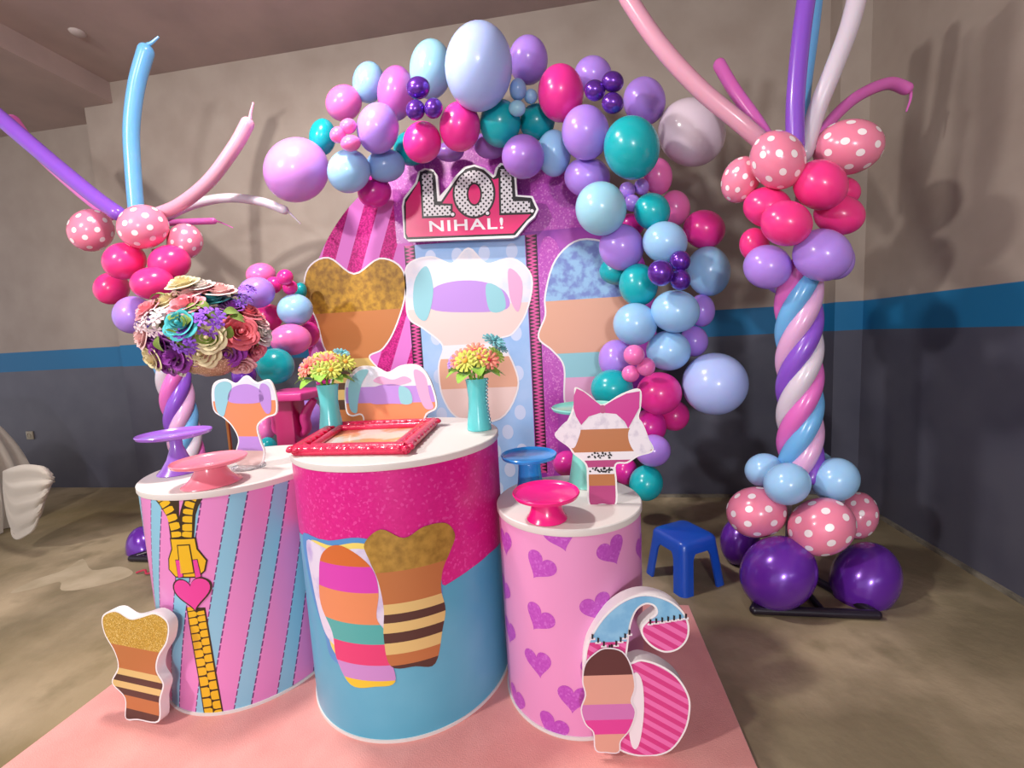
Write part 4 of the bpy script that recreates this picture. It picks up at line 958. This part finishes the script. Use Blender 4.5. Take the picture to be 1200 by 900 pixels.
for k in range(34):
    zz = rng.uniform(-.45, .95); a = rng.uniform(.15*PI, .85*PI); rr = math.sqrt(1-zz*zz); nn = Vector((rr*math.cos(a), rr*math.sin(a), zz)); p = Vector((nn.x*ax.x, nn.y*ax.y, nn.z*ax.z))
    put('flower', RO[kinds[k % 7]] if k % 4 else CLU, root, bc-ro+p*.97, nn, .068, rng.random()*6)
# turquoise vases with small bunches
TQ = mat('turquoise_glass', '#63cfd2', .15, coat=.5, spec=.6)
DA = [daisy_mesh(pt('petal_'+n, a, b), pt('eye_'+n, c, c)) for n, a, b, c in (('coral_daisy', '#ef7a72', '#f2a184', '#d8324a'), ('yellow_daisy', '#dcd564', '#c2cf4f', '#e9a73a'), ('lime_daisy', '#c9d86b', '#a8c652', '#e2c94f'), ('lilac_daisy', '#9a72c8', '#b995db', '#e9e2d0'), ('aqua_daisy', '#58aab8', '#82c4c6', '#3f8f96'))]
def vase(px, py, h, label, heads, beads, lab2):
    p = at_z(px, py, CYLS['mid'][3]); root = thing('flower_vase', label, 'vase', p, group='turquoise vases')
    bm = bmesh.new(); lathe(bm, [(0, 0), (.047, 0), (.05, .004), (.046, h*.2), (.039, h*.45), (.037, h*.65), (.041, h*.88), (.045, h), (.041, h), (.036, h*.9), (0, h*.88)], 40); obj('vase_body', bm, TQ, root)
    if beads:
        bm = bmesh.new()
        for k in range(13): bmesh.ops.create_uvsphere(bm, u_segments=10, v_segments=8, radius=.0062, matrix=Matrix.Translation((.047-.008*math.sin(PI*k/13), -.01, .03+k*h*.07)))
        obj('bead_trim', bm, mat('silver_bead', '#9fc9cf', .2, metal=.6), root)
    b = thing('flower_bunch', lab2, 'flowers', p+Vector((0, 0, h*.87)), group='vase bunches')
    bm = bmesh.new()
    for k in range(6): a = k*PI/3; tube(bm, [(0.01*math.cos(a), .01*math.sin(a), -.01), (.05*math.cos(a), .05*math.sin(a), .1)], .004, 6)
    obj('stem', bm, MATS['petal_leaf_lime'] if 'petal_leaf_lime' in MATS else MATS['leaf_lime'], b)
    c = Vector((0, 0, .07)); 
    for mi, dx, dz, dy, s in heads:
        q = Vector((dx, dy, dz)); link('flower_eye', DA[mi][1], put('flower', DA[mi][0], b, c+q, q.normalized()+Vector((0, -.55, .35)), s*1.08, random.random()*6))
    for k in range(16):
        a = 2*PI*k/16+.2; q = Vector((math.cos(a), math.sin(a), -.1-.25*(k % 3))); put('leaf', LEAF2, b, c+Vector((q.x*.035, q.y*.035, -.005-.012*(k % 3))), Vector((q.x*.2, q.y*.2, 1)), .095, a-PI/2)
def hd(l): return [(m_, dx, dz, dy, s) for m_, dx, dz, dy, s in l]
vase(389, 506, .205, 'turquoise vase at the left rear of the tallest pedestal', hd([(0, -.04, .035, -.06, .042), (0, .03, .05, -.04, .042), (1, .005, .065, -.01, .045), (2, -.055, .06, 0, .042), (1, .06, .02, -.06, .036), (2, -.06, .02, -.05, .038), (3, -.09, .045, -.01, .03), (3, -.085, .015, -.03, .026), (4, .06, .085, .03, .03), (2, .02, .02, -.075, .036), (1, 0, .04, .07, .045), (0, .05, .04, .06, .04), (2, -.06, .03, .06, .042), (1, .09, .045, 0, .038)]), False, 'bunch of coral and yellow flowers in the left turquoise vase')
vase(562, 503, .205, 'turquoise vase with bead trim at the right rim of the tallest pedestal', hd([(0, -.05, .04, -.05, .038), (0, .01, .065, -.04, .04), (0, .065, .03, -.05, .036), (1, -.02, .03, -.07, .04), (1, .03, .04, -.06, .038), (2, .08, .045, 0, .036), (3, -.085, .03, -.02, .03), (4, .075, .10, .01, .042), (4, .09, .075, .03, .036), (2, -.04, .06, .03, .042), (1, .03, .05, .06, .045), (0, -.04, .04, .07, .04)]), True, 'bunch of pink, yellow and aqua flowers in the right turquoise vase')

# ------------------------------------------------------------------ magenta side table behind the left pedestal
ty = 2.22; tp = at_y(344, 462, ty); root = thing('side_table', 'magenta side table between striped pedestal and balloons', 'table', (tp.x, tp.y, 0))
MGP = mat('magenta_paint', '#b81263', .35, coat=.2); PKP = mat('magenta_light_paint', '#dc3c92', .35, coat=.2)
bm = bmesh.new(); box(bm, (0, 0, tp.z), (.30, .30, .045), bevel=.01); obj('tabletop', bm, PKP, root)
bm = bmesh.new(); box(bm, (-.035, 0, (tp.z-.02)/2), (.12, .12, tp.z-.02), bevel=.01); obj('column', bm, MGP, root)
for sx in (-1, 1):
    bm = bmesh.new(); x0 = -.035+sx*.06
    tube(bm, catmull([(x0, -.0, tp.z-.24), (x0+sx*.035, 0, tp.z-.2), (x0+sx*.03, 0, tp.z-.14), (x0+sx*.055, 0, tp.z-.09), (x0+sx*.10, 0, tp.z-.035)], 6), lambda t: .018+.012*math.sin(PI*t), 10); obj('bracket', bm, PKP, root)
bm = bmesh.new(); box(bm, (-.035, 0, .02), (.32, .30, .04), bevel=.01); obj('base_plate', bm, MGP, root)

# ------------------------------------------------------------------ blue plastic stool
nc, lc, rc = at_z(801, 697, 0), at_z(757, 676, 0), at_z(847, 677, 0)
cx, cy = (lc.x+rc.x)/2, (lc.y+rc.y)/2; ang = math.atan2(nc.y-cy, nc.x-cx); rad = (Vector((nc.x-cx, nc.y-cy)).length+Vector((rc.x-cx, rc.y-cy)).length)/2
root = thing('plastic_stool', 'small blue plastic stool on the concrete between heart pedestal and balloon column', 'stool', (cx, cy, 0), (0, 0, ang-PI/4))
SB_ = mat('blue_stool', '#1450c0', .35, coat=.2, spec=.5); hs_ = .26; sw = rad*1.414*.9
def rsq(h, rd, n=6):
    P = []
    for qx, qy, a0 in ((1, 1, 0), (-1, 1, PI/2), (-1, -1, PI), (1, -1, 1.5*PI)):
        for k in range(n+1):
            a = a0+PI/2*k/n; P.append((qx*(h-rd)+rd*math.cos(a), qy*(h-rd)+rd*math.sin(a)))
    return P
bm = bmesh.new(); H2 = sw/2; rows = []
for hh, z in ((H2-.03, hs_-.016), (H2-.004, hs_-.064), (H2+.006, hs_-.066), (H2+.003, hs_-.02), (H2-.004, hs_-.007), (H2-.016, hs_)):
    rows.append([bm.verts.new((x_, y_, z)) for x_, y_ in rsq(hh, .034)])
for a, b in zip(rows, rows[1:]):
    for k in range(len(a)): bm.faces.new((a[k], a[(k+1) % len(a)], b[(k+1) % len(a)], b[k]))
bm.faces.new(rows[0]); bm.faces.new(rows[-1]); obj('seat', bm, SB_, root)
for sx, sy in ((1, 1), (-1, 1), (-1, -1), (1, -1)):      # each leg a rounded angle section, flaring into the seat
    bm = bmesh.new(); rows = []
    for j in range(15):
        t = j/14; z = (hs_-.03)*(1-t); cc = H2+.003+.028*t; rd = .034; w = .066+.05*max(0, 1-t*3.2)**2; outer = []; inner = []
        for k in range(7):
            a = PI/2*k/6; outer.append((cc-rd+rd*math.cos(a), cc-rd+rd*math.sin(a))); inner.append((cc-rd+(rd-.012)*math.cos(a), cc-rd+(rd-.012)*math.sin(a)))
        outer = [(cc, cc-w)]+outer+[(cc-w, cc)]; inner = [(cc-.012, cc-w)]+inner+[(cc-w, cc-.012)]
        rows.append([bm.verts.new((sx*a, sy*b, z)) for a, b in outer+inner[::-1]])
    for a, b in zip(rows, rows[1:]):
        for k in range(len(a)): bm.faces.new((a[k], a[(k+1) % len(a)], b[(k+1) % len(a)], b[k]))
    bm.faces.new(rows[0]); bm.faces.new(rows[-1]); obj('leg', bm, SB_, root)

# ------------------------------------------------------------------ draped white cloth at left
CL_ = mat('white_cloth', '#b9b0a4', .85, sheen=.3, bump=(9, .1))
cx_, cy_ = -4.95, 2.5
def tang(px, py):
    d = ray(px, py); n = math.hypot(d[0], d[1]); t = (cx_*d[0]+cy_*d[1])/n/n; return (abs(cx_*d[1]-cy_*d[0])/n, CAMH+d[2]*t)
prof_ = [tang(*q) for q in [(-40, 470), (-15, 488), (2, 503), (20, 528), (33, 560), (34, 600), (42, 650)]]; zt_ = prof_[0][1]; prof_[-1] = (prof_[-1][0], .004)
PP_ = [(0, zt_+.05), (prof_[0][0]*.6, zt_+.045)]+prof_; PP_ = [(p.x, p.y) for p in catmull([(a, b, 0) for a, b in PP_], 5)]
bm = bmesh.new(); nA = 140; G = []
for j, (r0_, z0_) in enumerate(PP_):
    t = 1-min(1, z0_/zt_); row = []
    for i in range(nA):
        a = 2*PI*i/nA; fold = (.05*math.sin(a*8+.9+1.2*t)+.035*math.sin(a*21+2+2*t))*t
        r = max(r0_+fold*(r0_ > .1), .001); row.append(bm.verts.new((cx_+r*math.cos(a), cy_+r*math.sin(a), max(z0_, .004))))
    G.append(row)
for j in range(len(G)-1):
    for i in range(nA): bm.faces.new((G[j][i], G[j][(i+1) % nA], G[j+1][(i+1) % nA], G[j+1][i]))
cloth = obj('draped_cloth', bm, CL_); tag(cloth, 'white cloth draped in folds over a stand at the left edge', 'cloth')
bm = bmesh.new(); G = []; ns_, nt_ = 40, 60      # swag of gathered cloth hanging in U folds at the side
for j in range(nt_+1):
    t = j/nt_; row = []
    for i in range(ns_+1):
        u_ = i/ns_; e = 1-abs(2*u_-1)**4; x_ = 6+(56+3*math.sin(PI*min(1, t*1.2)))*u_-9*t*u_**2; y_ = 552-7*math.sin(PI*u_)*(1-t)+66*t*e**.9-4*t*u_+24*t*(1-u_)+14*(max(0, u_-.75)/.25)**2*(1-t)
        row.append(bm.verts.new(at_y(x_, y_, 2.36-.16*u_-.07*e*math.sin(PI*min(1, .25+t*.8))-.016*e*math.sin(2*PI*4.2*t))))
    G.append(row)
for j in range(nt_):
    for i in range(ns_): bm.faces.new((G[j][i], G[j][i+1], G[j+1][i+1], G[j+1][i]))
gf = obj('gathered_fold', bm, CL_, cloth); sm_ = gf.modifiers.new('thick', 'SOLIDIFY'); sm_.thickness = .012

# ------------------------------------------------------------------ light
def area(name, loc, size, power, col, target=None):
    l = bpy.data.lights.new(name, 'AREA'); l.shape = 'DISK'; l.size = size; l.energy = power; l.color = col
    o = bpy.data.objects.new(name, l); COL.objects.link(o); o.location = loc
    if target: o.rotation_euler = (Vector(target)-Vector(loc)).to_track_quat('-Z', 'Y').to_euler()
    return o
area('ceiling_lamp', (-1.45, 1.55, 3.55), .3, 60, (1, .95, .9))
area('side_ceiling_lamp', (-3.2, -.8, 3.3), .25, 85, (1, .95, .91), (-.2, 2.5, 1.0))
area('doorway_light', (.6, -5, 1.9), 0.6, 125, (.97, .97, 1), (-.4, 2.5, 1.2))
w = bpy.data.worlds.new('world'); scene.world = w; w.use_nodes = True
w.node_tree.nodes['Background'].inputs[0].default_value = (.95, .92, 1, 1); w.node_tree.nodes['Background'].inputs[1].default_value = .72
vs = scene.view_settings; vs.view_transform = 'Standard'; vs.look = 'None'; vs.gamma = 1; vs.use_curve_mapping = False; vs.exposure = .35
